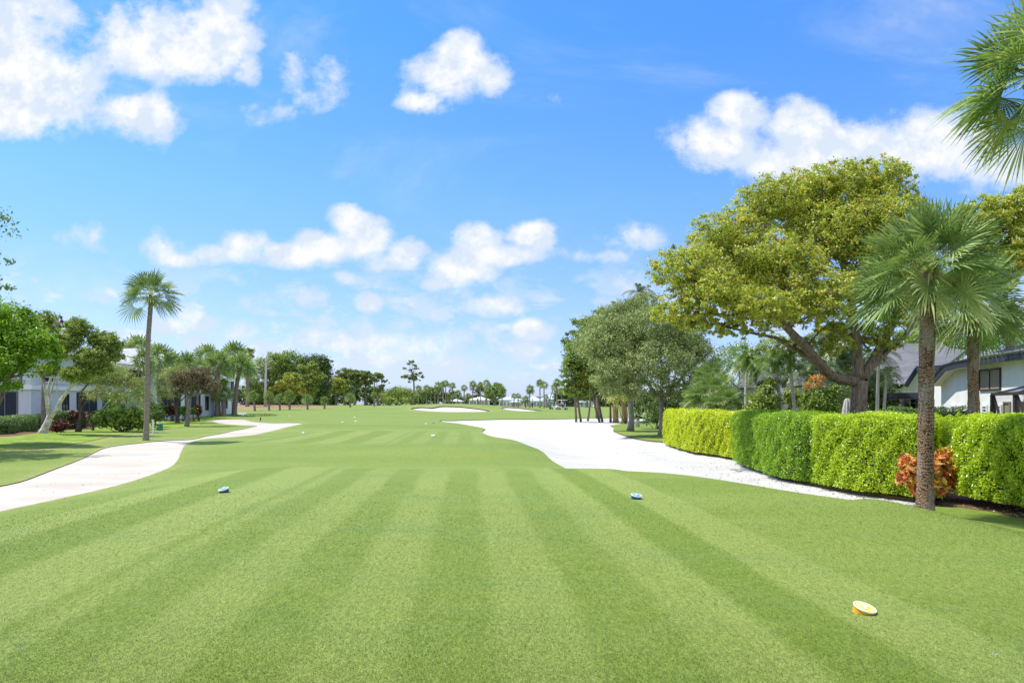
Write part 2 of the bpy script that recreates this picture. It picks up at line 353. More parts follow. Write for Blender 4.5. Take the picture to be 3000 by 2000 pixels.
def posco(t): return t.n('ShaderNodeNewGeometry').outputs['Position']
def grassmat(blade=False):
    m_, t = newmat('grass_blade' if blade else 'mown_grass'); p = posco(t)
    sp = t.n('ShaderNodeSeparateXYZ', i={0: p})
    # mowing bands: sheen of grass laid either way, painted as lighter and darker colour
    warp = t.m('MULTIPLY', t.m('SUBTRACT', t.noise(p, .35, 3, .5), .5), .30)
    tt = t.m('ADD', t.m('ADD', sp.outputs[0], t.m('MULTIPLY', sp.outputs[1], .065)), warp)
    b1 = t.ss(t.m('SINE', t.m('MULTIPLY', t.m('SUBTRACT', tt, .204), 2 * math.pi / 1.255)), -.45, .45)
    b2 = t.ss(t.m('SINE', t.m('MULTIPLY', t.m('SUBTRACT', tt, -4.375), 2 * math.pi / 2.1)), -.4, .4)
    lft = t.ss(tt, -3.1, -3.3)
    band = t.m('ADD', t.m('MULTIPLY', b1, t.m('SUBTRACT', 1.0, lft)), t.m('MULTIPLY', b2, lft))
    band = t.m('MAXIMUM', band, t.ss(tt, 2.66, 2.78))
    strong = t.m('MAXIMUM', lft, t.ss(tt, 1.6, 1.9))
    soft = t.noise(t.v('MULTIPLY', p, (.25, .5, 1)), 1.0, 4, .6)
    band = t.m('MULTIPLY_ADD', t.m('SUBTRACT', band, .5), t.m('MAXIMUM', t.ss(soft, .25, .7, .30, .85), t.m('MULTIPLY', strong, .95)), .5)
    tee = t.m('MULTIPLY', t.n('ShaderNodeAttribute', attribute_name='tee').outputs['Fac'], t.ss(tt, 3.52, 3.42))
    cross = t.noise(t.v('MULTIPLY', p, (.035, .42, 1)), 1.0, 4, .55, .3)
    f = t.m('ADD', t.m('MULTIPLY', band, tee), t.m('MULTIPLY', t.ss(cross, .3, .7, .12, .72), t.m('SUBTRACT', 1.0, tee)))
    dark = rgb(.140, .208, .026); light = rgb(.218, .280, .064)
    col = t.mixc(f, dark, light)
    mot = t.noise(p, 2.6, 6, .7); 
    col = t.mixc(t.m('MULTIPLY', t.ss(mot, .30, .72), .30), col, rgb(.22, .27, .08))
    pat = t.noise(t.v('MULTIPLY', p, (.5, 1.0, 1)), .8, 4, .6)
    col = t.mixc(t.m('MULTIPLY', t.ss(pat, .45, .78), .30), col, rgb(.10, .20, .06))
    dry = t.n('ShaderNodeAttribute', attribute_name='dry').outputs['Fac']
    col = t.mixc(t.m('MULTIPLY', dry, t.ss(t.noise(p, 3.0, 5, .7), .35, .7)), col, rgb(.42, .36, .17))
    if blade:
        r_ = t.n('ShaderNodeAttribute', attribute_name='tint').outputs['Fac']
        col = t.mixc(1.0, col, t.ramp(r_, [(0, (.78, .82, .65)), (.6, (1.14, 1.12, 1.02)), (.93, (1.5, 1.4, 1.45)), (1, (1.9, 1.6, 1.7))]), 'MULTIPLY')
        tr = t.n('ShaderNodeBsdfTranslucent', i={'Color': col}).outputs[0]
        out(t, t.n('ShaderNodeMixShader', i={0: .3, 1: principled(t, col, .55, .25), 2: tr}).outputs[0]); return m_
    # blades: two scales of fine grain
    g1 = t.noise(p, 95.0, 4, .75); g2 = t.noise(t.v('MULTIPLY', p, (1, .35, 1)), 34.0, 3, .7)
    gr = t.m('ADD', t.m('MULTIPLY', t.ss(g1, .30, .70), .66), t.m('MULTIPLY', t.ss(g2, .3, .7), .34))
    col = t.mixc(1.0, col, t.mixc(gr, rgb(.38, .42, .34), rgb(1.60, 1.54, 1.56)), 'MULTIPLY')
    hgt = t.m('ADD', g1, t.m('MULTIPLY', g2, .6))
    out(t, principled(t, col, .75, .15, hgt, .012, .8)); return m_
def roughmat():
    m_, t = newmat('rough_lawn'); p = posco(t)
    n1_ = t.noise(p, 1.3, 5, .65); n2_ = t.noise(p, 14, 5, .75)
    col = t.mixc(t.ss(n1_, .3, .7), rgb(.13, .25, .02), rgb(.25, .32, .055))
    col = t.mixc(t.m('MULTIPLY', t.ss(t.noise(t.v('MULTIPLY', p, (.3, .8, 1)), .9, 4, .6), .52, .72), .6), col, rgb(.42, .38, .16))
    col = t.mixc(1.0, col, t.mixc(t.ss(n2_, .3, .7), rgb(.55, .6, .5), rgb(1.4, 1.35, 1.4)), 'MULTIPLY')
    out(t, principled(t, col, .8, .1, n2_, .05, .9)); return m_
def sandmat():
    m_, t = newmat('white_sand'); p = posco(t)
    n1_ = t.noise(t.v('MULTIPLY', p, (.5, 1.4, 1)), .9, 5, .6); n2_ = t.noise(p, 40, 4, .7)
    col = t.mixc(t.ss(n1_, .3, .7), rgb(.48, .47, .45), rgb(.57, .56, .54))
    col = t.mixc(t.m('MULTIPLY', t.ss(n2_, .45, .8), .4), col, rgb(.40, .37, .34))
    wv = t.n('ShaderNodeTexWave', i={'Vector': t.v('MULTIPLY', p, (.3, 1.6, 1)), 'Scale': 1.3, 'Distortion': 14.0, 'Detail': 4}).outputs[1]
    out(t, principled(t, col, .95, .05, t.m('ADD', t.m('ADD', n2_, t.m('MULTIPLY', wv, .25)), t.m('MULTIPLY', t.noise(t.v('MULTIPLY', p, (1, 1.4, 1)), 4.5, 5, .65), 1.6)), .05, .6)); return m_
def pathmat():
    m_, t = newmat('concrete_path'); p = posco(t)
    n1_ = t.noise(t.v('MULTIPLY', p, (.22, .6, 1)), 1.2, 5, .6, .8); n2_ = t.noise(p, 30, 5, .7)
    col = t.mixc(t.ss(n1_, .3, .72), rgb(.42, .375, .315), rgb(.50, .47, .42))
    col = t.mixc(t.m('MULTIPLY', t.ss(n2_, .55, .8), .25), col, rgb(.45, .38, .32))
    sp = t.n('ShaderNodeSeparateXYZ', i={0: p})
    jt = t.m('ABSOLUTE', t.m('SUBTRACT', t.m('FRACT', t.m('MULTIPLY', t.m('ADD', sp.outputs[1], t.m('MULTIPLY', sp.outputs[0], .25)), .33)), .5))
    col = t.mixc(t.m('MULTIPLY', t.ss(jt, .012, .002), .55), col, rgb(.42, .38, .34))
    out(t, principled(t, col, .85, .15, n2_, .01, .4)); return m_
def mulchmat(name, a, b):
    m_, t = newmat(name); p = posco(t)
    vo = t.n('ShaderNodeTexVoronoi', i={'Vector': t.v('MULTIPLY', p, (1, 1.7, 1)), 'Scale': 22.0}); n_ = t.noise(p, 18, 5, .7)
    col = t.mixc(t.ss(n_, .3, .7), rgb(*a), rgb(*b)); col = t.mixc(.35, col, t.mixc(1.0, col, vo.outputs['Color'], 'MULTIPLY'))
    out(t, principled(t, col, .95, .05, t.m('ADD', vo.outputs['Distance'], n_), .04, 1.0)); return m_
M['grass'] = grassmat(); M['blade'] = grassmat(True); M['rough'] = roughmat(); M['sand'] = sandmat(); M['path'] = pathmat()
M['mulch'] = mulchmat('mulch', (.12, .06, .035), (.42, .26, .17)); M['straw'] = mulchmat('pine_straw', (.28, .17, .09), (.52, .38, .24))
M['soil'] = mulchmat('soil_lip', (.10, .085, .04), (.20, .16, .07))
def wallmat(name, c, board=0.0):
    m_, t = newmat(name); co = t.n('ShaderNodeTexCoord').outputs['Object']
    nz = t.noise(co, 14, 5, .7); bg = t.noise(t.v('MULTIPLY', co, (1, 1, .35)), 1.1, 4, .6)
    col = t.mixc(t.ss(bg, .3, .75), rgb(*c), rgb(*[x * .88 for x in c])); h = nz
    if board:
        sp = t.n('ShaderNodeSeparateXYZ', i={0: co}); fr = t.m('ABSOLUTE', t.m('SUBTRACT', t.m('FRACT', t.m('MULTIPLY', t.m('ADD', sp.outputs[0], sp.outputs[1]), board)), .5))
        ln = t.ss(fr, .06, .02); col = t.mixc(t.m('MULTIPLY', ln, .5), col, rgb(*[x * .45 for x in c])); h = t.m('SUBTRACT', nz, t.m('MULTIPLY', ln, 3.0))
    out(t, principled(t, col, .85, .15, h, .012, .5)); return m_
M['stucco_white'] = wallmat('stucco_white', (.80, .80, .79)); M['stucco_grey'] = wallmat('stucco_grey', (.58, .63, .70))
M['board_white'] = wallmat('board_siding', (.60, .65, .70), 3.6); M['stucco_cream'] = wallmat('stucco_cream', (.74, .66, .56)); M['stucco_peach'] = wallmat('stucco_peach', (.70, .48, .38))
def tilemat(name, a, b, k=2.6):
    m_, t = newmat(name); co = t.n('ShaderNodeTexCoord').outputs['Object']; sp = t.n('ShaderNodeSeparateXYZ', i={0: co})
    row = t.m('MULTIPLY', sp.outputs[2], k); fr = t.m('FRACT', row); idr = t.m('FLOOR', row)
    cid = t.m('FLOOR', t.m('MULTIPLY', t.m('ADD', sp.outputs[0], sp.outputs[1]), 2.4))
    wn = t.n('ShaderNodeTexWhiteNoise', noise_dimensions='2D', i={0: t.n('ShaderNodeCombineXYZ', i={0: idr, 1: cid}).outputs[0]}).outputs[0]
    nz = t.noise(co, 5, 5, .65)
    col = t.mixc(t.m('ADD', t.m('MULTIPLY', wn, .5), t.m('MULTIPLY', nz, .5)), rgb(*a), rgb(*b))
    col = t.mixc(t.m('MULTIPLY', t.ss(fr, .16, .02), .75), col, rgb(*[x * .3 for x in a]))
    out(t, principled(t, col, .7, .25, t.m('ADD', fr, t.m('MULTIPLY', nz, .3)), .05, .8)); return m_
M['tile_dark'] = tilemat('roof_tile_dark', (.085, .085, .095), (.19, .185, .19), 5.5); M['tile_light'] = tilemat('roof_tile_light', (.30, .31, .34), (.46, .46, .48), 3.2)
M['roof_white'] = plainmat('roof_white', (.72, .74, .78), .5); M['roof_blue'] = plainmat('roof_pale_blue', (.50, .60, .72), .5)
M['fascia_dark'] = plainmat('fascia_dark', (.035, .038, .055), .5); M['frame_dark'] = plainmat('frame_bronze', (.05, .038, .034), .45)
M['trim_white'] = plainmat('trim_white', (.78, .79, .80), .5, .05); M['soffit'] = plainmat('soffit_cream', (.74, .66, .58), .8, .05)
M['shutter'] = plainmat('shutter_brown', (.30, .25, .20), .7, .1)
M['black'] = plainmat('black_paint', (.02, .02, .022), .5); M['rubber'] = plainmat('rubber', (.02, .02, .02), .85)
M['green_plastic'] = plainmat('green_plastic', (.05, .24, .16), .5); M['white_plastic'] = plainmat('white_plastic', (.8, .8, .8), .4, .04)
M['cream_plastic'] = plainmat('cream_plastic', (.78, .76, .70), .35, .04); M['navy'] = plainmat('navy_cloth', (.03, .045, .12), .8); M['beige_cloth'] = plainmat('beige_cloth', (.45, .38, .26), .9)
M['skin'] = plainmat('skin', (.50, .30, .21), .55, .06); M['hair'] = plainmat('hair', (.05, .035, .025), .8); M['shirt_white'] = plainmat('shirt_white', (.78, .80, .84), .9, .05)
M['shorts_grey'] = plainmat('shorts_grey', (.20, .21, .20), .9); M['shirt_pink'] = plainmat('shirt_pink', (.62, .16, .38), .9); M['shirt_blue'] = plainmat('shirt_blue', (.30, .38, .55), .9)
M['cloth_dark'] = plainmat('cloth_dark', (.04, .045, .07), .9); M['vest_yellow'] = plainmat('vest_yellow', (.65, .60, .05), .8); M['steel'] = plainmat('steel', (.5, .5, .52), .35, metal=.8)
M['marker_white'] = plainmat('marker_white', (.82, .82, .80), .45, .03); M['marker_blue'] = plainmat('marker_blue', (.06, .30, .62), .4, .08); M['marker_bluedark'] = plainmat('marker_blue_dark', (.03, .10, .20), .4)
M['marker_paleblue'] = plainmat('marker_pale_blue', (.48, .62, .82), .45, .08); M['marker_yellow'] = plainmat('marker_yellow', (.80, .56, .06), .4, .06); M['marker_orange'] = plainmat('marker_orange', (.72, .36, .02), .4, .06); M['marker_lemon'] = plainmat('marker_lemon', (.80, .66, .22), .4, .06); M['marker_cream'] = plainmat('marker_cream', (.82, .74, .52), .45, .05)
M['umbrella_cloth'] = plainmat('umbrella_cloth', (.52, .50, .52), .9, .1)
def glassmat(name, c=(.02, .025, .03)):
    m_, t = newmat(name); out(t, principled(t, rgb(*c), .05, .9)); return m_
M['glass'] = glassmat('dark_glass')
def screenmat(name, c, a):
    m_, t = newmat(name); d = principled(t, rgb(*c), .8, .1); tr = t.n('ShaderNodeBsdfTransparent').outputs[0]
    out(t, t.n('ShaderNodeMixShader', i={0: a, 1: tr, 2: d}).outputs[0]); return m_
M['screen'] = screenmat('insect_screen', (.012, .016, .028), .88); M['screen_blue'] = screenmat('insect_screen_roof', (.03, .05, .12), .72); M['screen_thin'] = screenmat('insect_screen_thin', (.03, .03, .035), .22)

# ---------------------------------------------------------------- ground, sand and paths as one triangulated sheet
POLY = {}
def pp(lst, ymin=3.0): return [G(a, b, ymin)[:2] for a, b in lst]
waste = [(1278,1232),(1340,1230),(1420,1228.5),(1500,1227),(1600,1227.3),(1680,1225.5),(1750,1223),(1830,1222.5),(1900,1226),(1890,1234),(1840,1237.5),(1785,1245),(1800,1251),(1795,1261),(1812,1268),(1850,1281),(1900,1290),(1946,1293),
 (1952,1299),(2000,1315),(2050,1327),(2110,1334),(2160,1342),(2210,1366),(2300,1397),(2400,1420),(2500,1438),(2600,1451),(2700,1463),(2780,1476),(2835,1488),
 (2691,1481),(2525,1468),(2400,1451),(2296,1436),(2200,1419),(2104,1404),(2020,1392),(1939,1384),(1800,1377),(1658,1371.5)]
waste2 = [(1640,1362),(1613,1346),(1588,1320),(1545,1303),(1505,1288),(1470,1283),(1441,1278),(1422,1272),(1404,1262),(1414,1259.5),(1423,1256),(1416,1253.5),(1393,1248.5),(1345,1240),(1307,1236)]
POLY['sand_waste_area'] = pp(waste, 9.0)[:-1] + pp(waste[-1:], 19.5) + pp(waste2, 19.5)
POLY['bunker_big'] = pp([(1196,1196.5),(1225,1192.5),(1240,1192),(1262,1194.5),(1276,1192),(1290,1189),(1320,1189.5),(1350,1190.5),(1385,1194.5),(1415,1198),(1442,1203.5),(1420,1205),(1400,1206),(1345,1206.2),(1300,1206),(1260,1204),(1225,1201)])
POLY['bunker_small'] = pp([(1466,1194.5),(1480,1192),(1500,1193),(1525,1195),(1545,1197.5),(1560,1199),(1580,1201),(1597,1202.8),(1560,1204),(1530,1203.8),(1500,1202),(1480,1199)])
POLY['cart_path'] = pp([(-260,1555),(0,1497),(160,1463),(319,1428),(410,1402),(485,1375),(515,1355),(528,1335),(533,1315),(543,1301),(565,1292),(595,1285),(625,1282.5),(660,1281),(700,1278),(740,1274),(790,1263),(824,1254.5),(865,1245),(896,1240),
 (820,1238.5),(738,1234.5),(722,1230),(712,1227.6),(651,1228),(630,1229.5),(618,1232.2),(630,1236),(645,1240),(684,1243.6),(720,1245.3),(761,1246),(725,1253),(684,1261),(650,1269),(614,1275),(585,1282),(562,1287),(500,1289),(450,1292.5),(400,1298),(370,1301),(310,1309),(275,1325),(245,1341),(190,1362),(128,1385),(70,1408),(0,1423),(-260,1470)])
POLY['cart_path_far'] = pp([(692,1209),(728,1208.8),(721,1212),(714,1217),(709,1217),(699,1213.5)])
POLY['mulch_bed'] = pp([(1960,1302),(2000,1317),(2050,1329),(2110,1336),(2160,1344),(2210,1368),(2300,1399),(2400,1422),(2500,1440),(2600,1453),(2700,1465),(2780,1478),(2835,1490),(2870,1493),(2930,1503),(3000,1519),(3150,1558),(3300,1530),(3050,1460),(2850,1425),(2700,1405),(2500,1370),(2300,1330),(2150,1300),(2050,1290),(1990,1286)], 9.0)
POLY['straw_bed'] = pp([(560,1190),(600,1197),(690,1201),(800,1196.5),(900,1196.5),(1000,1193),(960,1188.5),(850,1187),(700,1184.5),(560,1184)], 60.0)
POLY['lawn'] = pp([(-400,1340),(0,1316),(95,1316),(160,1310),(215,1301),(255,1294),(300,1284),(350,1275),(400,1268),(450,1259),(500,1256),(560,1252),(585,1248),(590,1238),(600,1231),(640,1224),(690,1219),(700,1215),(690,1209),(600,1205),(450,1208),(200,1210),(-400,1210)], 25.0)
POLY['hedge_soil'] = pp([(-300,1292),(0,1281),(60,1276),(120,1268),(180,1262),(265,1258),(300,1247),(430,1243),(430,1236),(265,1240),(120,1236),(0,1236),(-300,1236)], 30.0)
DROP = {'sand_waste_area': .07, 'bunker_big': .20, 'bunker_small': .16, 'cart_path': .025, 'cart_path_far': .025, 'mulch_bed': -.01, 'straw_bed': .0, 'lawn': -.02, 'hedge_soil': -.03}
MATK = {'sand_waste_area': 'sand', 'bunker_big': 'sand', 'bunker_small': 'sand', 'cart_path': 'path', 'cart_path_far': 'path', 'mulch_bed': 'mulch', 'straw_bed': 'straw', 'lawn': 'rough', 'hedge_soil': 'mulch'}
def densify(poly, mx):
    o = []
    for i, a in enumerate(poly):
        b = poly[(i+1) % len(poly)]; L = math.hypot(b[0]-a[0], b[1]-a[1]); dist = max(3, math.hypot(a[0], a[1])); n = max(1, int(L / (mx * dist)))
        for k in range(n): o.append((a[0] + (b[0]-a[0]) * k / n, a[1] + (b[1]-a[1]) * k / n))
    return o
def smoothpoly(p, it=1):
    for _ in range(it):
        q = []
        for i, a in enumerate(p):
            b = p[(i+1) % len(p)]; q += [(.75*a[0]+.25*b[0], .75*a[1]+.25*b[1]), (.25*a[0]+.75*b[0], .25*a[1]+.75*b[1])]
        p = q
    return p
def inpoly(poly, x, y):
    r = np.zeros(len(x), bool); n = len(poly)
    for i in range(n):
        x1, y1 = poly[i]; x2, y2 = poly[(i+1) % n]
        c = (y1 > y) != (y2 > y)
        with np.errstate(divide='ignore', invalid='ignore'): r ^= c & (x < (x2-x1) * (y-y1) / (y2-y1 + 1e-12) + x1)
    return r
def edgedist(poly, x, y):
    d = np.full(len(x), 1e9); n = len(poly)
    for i in range(n):
        x1, y1 = poly[i]; x2, y2 = poly[(i+1) % n]; ex, ey = x2-x1, y2-y1
        t = np.clip(((x-x1)*ex + (y-y1)*ey) / (ex*ex + ey*ey + 1e-12), 0, 1); d = np.minimum(d, np.hypot(x - x1 - t*ex, y - y1 - t*ey))
    return d
for k in POLY: POLY[k] = densify(smoothpoly(POLY[k], 1), .03)
def grow(a, b, s0, g):
    o = [a]; s_ = s0
    while o[-1] < b: o.append(o[-1] + s_); s_ *= g
    return o
ysg = [-1500, -500, -150, -50, -20, -8, 0] + grow(1.5, 26, .5, 1.0)[0:] + grow(27, 230, .6, 1.022) + [260, 300, 400, 600, 1000, 2000, 4500]
xp = grow(.35, 16, .55, 1.0) + grow(17, 150, .8, 1.06) + [200, 300, 600, 1200, 2600, 4500]
xsg = [-a for a in xp[::-1]] + xp
gx, gy = np.meshgrid(xsg, ysg); gx = gx.ravel(); gy = gy.ravel()
jit = RNG.uniform(-.12, .12, (2, len(gx))); near_ = (np.abs(gx) < 140) & (gy > 1) & (gy < 220); gx = gx + jit[0] * near_; gy = gy + jit[1] * near_
keep = np.ones(len(gx), bool)
for k, p_ in POLY.items():
    keep &= edgedist(p_, gx, gy) > np.clip(.004 * np.hypot(gx, gy), .06, .6)
vs = [Vector((a, b)) for a, b in zip(gx[keep], gy[keep])]; es = []
for k, p_ in POLY.items():
    s0 = len(vs); vs += [Vector(q) for q in p_]; es += [(s0 + i, s0 + (i+1) % len(p_)) for i in range(len(p_))]
cv, ce, cf, *_r = geometry.delaunay_2d_cdt(vs, es, [], 0, 1e-5)
cv = np.array([tuple(q) for q in cv]); tri = np.array([f for f in cf if len(f) == 3])
cen = cv[tri].mean(1); cls = np.zeros(len(tri), int); names = ['ground'] + list(POLY)
order = ['lawn', 'straw_bed', 'mulch_bed', 'hedge_soil', 'cart_path', 'cart_path_far', 'sand_waste_area', 'bunker_big', 'bunker_small']
for k in order: cls[inpoly(POLY[k], cen[:, 0], cen[:, 1])] = names.index(k)
zg = gzn(cv[:, 0], cv[:, 1])
ZC = {0: zg}
for k in POLY:
    d = edgedist(POLY[k], cv[:, 0], cv[:, 1]); z = zg - DROP[k]
    if k.startswith('bunker'): z = z - .25 * sstep(0, 2.5, d)
    if k == 'sand_waste_area': z = z - .06 * sstep(0, 1.2, d) + .012 * np.sin(cv[:, 0] * 2.1 + np.sin(cv[:, 1])) * np.sin(cv[:, 1] * 1.7) * sstep(0, 1.5, d)
    ZC[names.index(k)] = z
tee1 = sstep(-6.6, -6.2, cv[:, 0] + .065*cv[:, 1]) * (1 - sstep(4.3, 4.6, cv[:, 0] + .065*cv[:, 1])) * (1 - sstep(17.2, 18.5, cv[:, 1]))
tee2 = sstep(-12.5, -11.5, cv[:, 0]) * (1 - sstep(-1.6, -1.0, cv[:, 0])) * sstep(27.0, 28.2, cv[:, 1]) * (1 - sstep(40, 41, cv[:, 1]))
teem = np.clip(tee1 + tee2 * .8, 0, 1)
cp = np.array([q for q in POLY['cart_path']])
dryv = np.exp(-edgedist(POLY['lawn'], cv[:, 0], cv[:, 1]) / .8) * .9 * (cv[:, 1] < 60) + np.exp(-edgedist(POLY['cart_path'], cv[:, 0], cv[:, 1]) / .35) * .5 * (cv[:, 0] < -9)
dryv = dryv + np.exp(-edgedist(POLY['bunker_big'], cv[:, 0], cv[:, 1]) / 1.2) * .7 + np.exp(-np.hypot(cv[:, 0] - 7.5, cv[:, 1] - 12.1) / .25) * 1.2
for ci, nm in enumerate(names):
    T = tri[cls == ci]
    if not len(T): continue
    used, inv = np.unique(T, return_inverse=True); V = np.stack([cv[used, 0], cv[used, 1], ZC[ci][used]], 1); T2 = inv.reshape(-1, 3)
    mats = [M['grass'] if ci == 0 else M[MATK[nm]]]
    attrs = {'tee': teem[used], 'dry': np.clip(dryv[used], 0, 1)} if ci == 0 else None
    o = link(nm, npmesh(nm, V, [T2], mats, attrs=attrs, smooth=True)); o['kind'] = 'structure'
# lips: little banks of cut turf where two surfaces meet at different heights
emap = {}
for fi, (a, b, c) in enumerate(tri):
    for e in ((a, b), (b, c), (c, a)): emap.setdefault((min(e), max(e)), []).append(fi)
LV, LQ = [], []
for (a, b), fl in emap.items():
    if len(fl) == 2 and cls[fl[0]] != cls[fl[1]]:
        c1, c2 = int(cls[fl[0]]), int(cls[fl[1]]); z1, z2 = ZC[c1], ZC[c2]
        n0 = len(LV); LV += [(cv[a, 0], cv[a, 1], z1[a]), (cv[b, 0], cv[b, 1], z1[b]), (cv[b, 0], cv[b, 1], z2[b]), (cv[a, 0], cv[a, 1], z2[a])]; LQ.append((n0, n0+1, n0+2, n0+3))
o = link('turf_edge', npmesh('turf_edge', np.array(LV), [np.array(LQ)], M['soil'])); o['kind'] = 'structure'
# ================================================================ vegetation builders
def unit(a): return a / (np.linalg.norm(a, axis=-1, keepdims=True) + 1e-9)
def leafquads(C, N, L, W, rng, fold=.25, droop=0.0):
    n = len(C); N = unit(N); R = rng.normal(size=(n, 3)); R[:, 2] -= droop
    A = unit(R - N * (R * N).sum(1, keepdims=True)); S = np.cross(N, A)
    L = np.broadcast_to(L, (n,))[:, None]; W = np.broadcast_to(W, (n,))[:, None]
    V = np.empty((n, 4, 3)); V[:, 0] = C - A * L/2; V[:, 1] = C + S * W/2 + N * W * fold; V[:, 2] = C + A * L/2; V[:, 3] = C - S * W/2 + N * W * fold
    Q = np.arange(n * 4).reshape(n, 4)
    return V.reshape(-1, 3), Q
def clumped(lobes, ncl, n, leaf, rng, rc=.16, flat=.65, shell=.45, up=.6, droop=0.0, cvar=.45, asp=.55, low=-1.0):
    """lobes: (cx,cy,cz,rx,ry,rz,weight) -> leaf cards in clumps filling the lobes"""
    lw = np.array([l[6] * (l[3] * l[4] * l[5]) ** (2/3.) for l in lobes]); lw /= lw.sum()
    ids = rng.choice(len(lobes), ncl, p=lw); Lb = np.array([l[:6] for l in lobes])[ids]
    d = unit(rng.normal(size=(ncl, 3))); d[:, 2] = np.where(d[:, 2] < low, -d[:, 2], d[:, 2])
    r = shell + (1 - shell) * rng.random(ncl) ** .6
    cc = Lb[:, :3] + d * r[:, None] * Lb[:, 3:6]
    crad = (Lb[:, 3] * Lb[:, 5]) ** .5 * rc * rng.uniform(.6, 1.5, ncl)
    ct = rng.normal(.5, .22, ncl)
    k = rng.integers(0, ncl, n); off = rng.normal(size=(n, 3)) * crad[k][:, None] * np.array([1, 1, flat])
    C = cc[k] + off
    N = rng.normal(size=(n, 3)) * .8 + np.array([0, 0, up]) + unit(off) * .5 + d[k] * .4
    L = leaf * rng.uniform(.65, 1.35, n)
    V, Q = leafquads(C, N, L, L * asp, rng, droop=droop)
    t = np.clip(ct[k] * cvar + rng.random(n) * (1 - cvar) + .0, 0, 1)
    t = np.where(rng.random(n) < .02, .97, t)
    return V, Q, np.repeat(t, 4), cc, ids
def curve(a, b, rng, bend=.12, n=7, sag=0.0):
    a = np.array(a, float); b = np.array(b, float); L = np.linalg.norm(b - a); t = np.linspace(0, 1, n)[:, None]
    off = rng.normal(size=3) * L * bend; off2 = rng.normal(size=3) * L * bend * .6
    return a + (b - a) * t + off * np.sin(np.pi * t) + off2 * np.sin(2 * np.pi * t) + np.array([0, 0, -sag * L]) * np.sin(np.pi * t)
def tree(name, label, cat, base, lobes, leaf, n, lm, bark, fork=None, r0=.2, r1=.12, ncl=160, limbs=None, group=None, seed=1, twigs=3,
         rc=.16, flat=.65, shell=.45, up=.6, droop=0.0, pxl=True, flare=1.5, low=-1.0, asp=.55, tr_n=9):
    rng = np.random.default_rng(seed)
    if pxl: lobes = [(*P(l[0], l[1], l[4]), l[2]/F*l[4], (l[6] if len(l) > 6 else l[2]*.9)/F*l[4], l[3]/F*l[4], l[5]) for l in lobes]
    base = np.array(base, float)
    e = empty(name, tuple(base), label, cat, group)
    V, Q, T, cc, ids = clumped(lobes, ncl, n, leaf, rng, rc, flat, shell, up, droop, low=low, asp=asp)
    link('crown', npmesh(name + '_crown', V - base, [Q], lm, tint=T), e)
    if fork is None: fork = np.average([l[:3] for l in lobes], axis=0, weights=[l[6] for l in lobes]) * .5 + base * .5
    fork = np.array(fork, float); mb = MB()
    pts = curve(base - np.array([0, 0, .1]), fork, rng, .014, 8); rr = np.linspace(r0, r1, 8); rr[0] *= flare; rr[1] *= 1 + (flare - 1) * .25
    mb.tube(pts - base, rr, tr_n)
    tips = []
    if limbs is None:
        for l in lobes:
            c = np.array(l[:3]) - np.array([0, 0, l[5] * .25]); pts = curve(fork, c, rng, .09, 8, sag=.04)
            ra = r1 * .75 * min(1.0, .5 + l[6] * .4); mb.tube(pts - base, np.linspace(ra, ra * .25, 8), 7); tips.append((pts, ra))
    else:
        for pl, ra, rb in limbs:
            pts = np.array(pl, float); tt = np.linspace(0, 1, len(pts)); ti = np.linspace(0, 1, len(pts) * 3)
            pts = np.stack([np.interp(ti, tt, pts[:, k]) for k in range(3)], 1); pts[1:-1] = (pts[:-2] + pts[1:-1] * 2 + pts[2:]) / 4
            mb.tube(pts - base, np.linspace(ra, rb, len(pts)), 9); tips.append((pts, ra))
    # twigs from limbs to clumps
    sel = rng.permutation(len(cc))[:max(4, min(len(cc), int(twigs * len(tips) * 4)))]
    allp = np.concatenate([t[0][len(t[0])//3:] for t in tips]); allr = np.concatenate([np.linspace(t[1] * .75, t[1] * .25, len(t[0]))[len(t[0])//3:] for t in tips])
    for i in sel:
        d = np.linalg.norm(allp - cc[i], axis=1); j = int(np.argmin(d + rng.random(len(d)) * .5)); ra = max(.006, allr[j] * .45)
        pts = curve(allp[j], cc[i], rng, .10, 6); mb.tube(pts - base, np.linspace(ra, ra * .25, 6), 5, cap=False)
    mb.build('trunk', bark, e, smooth=True)
    return e
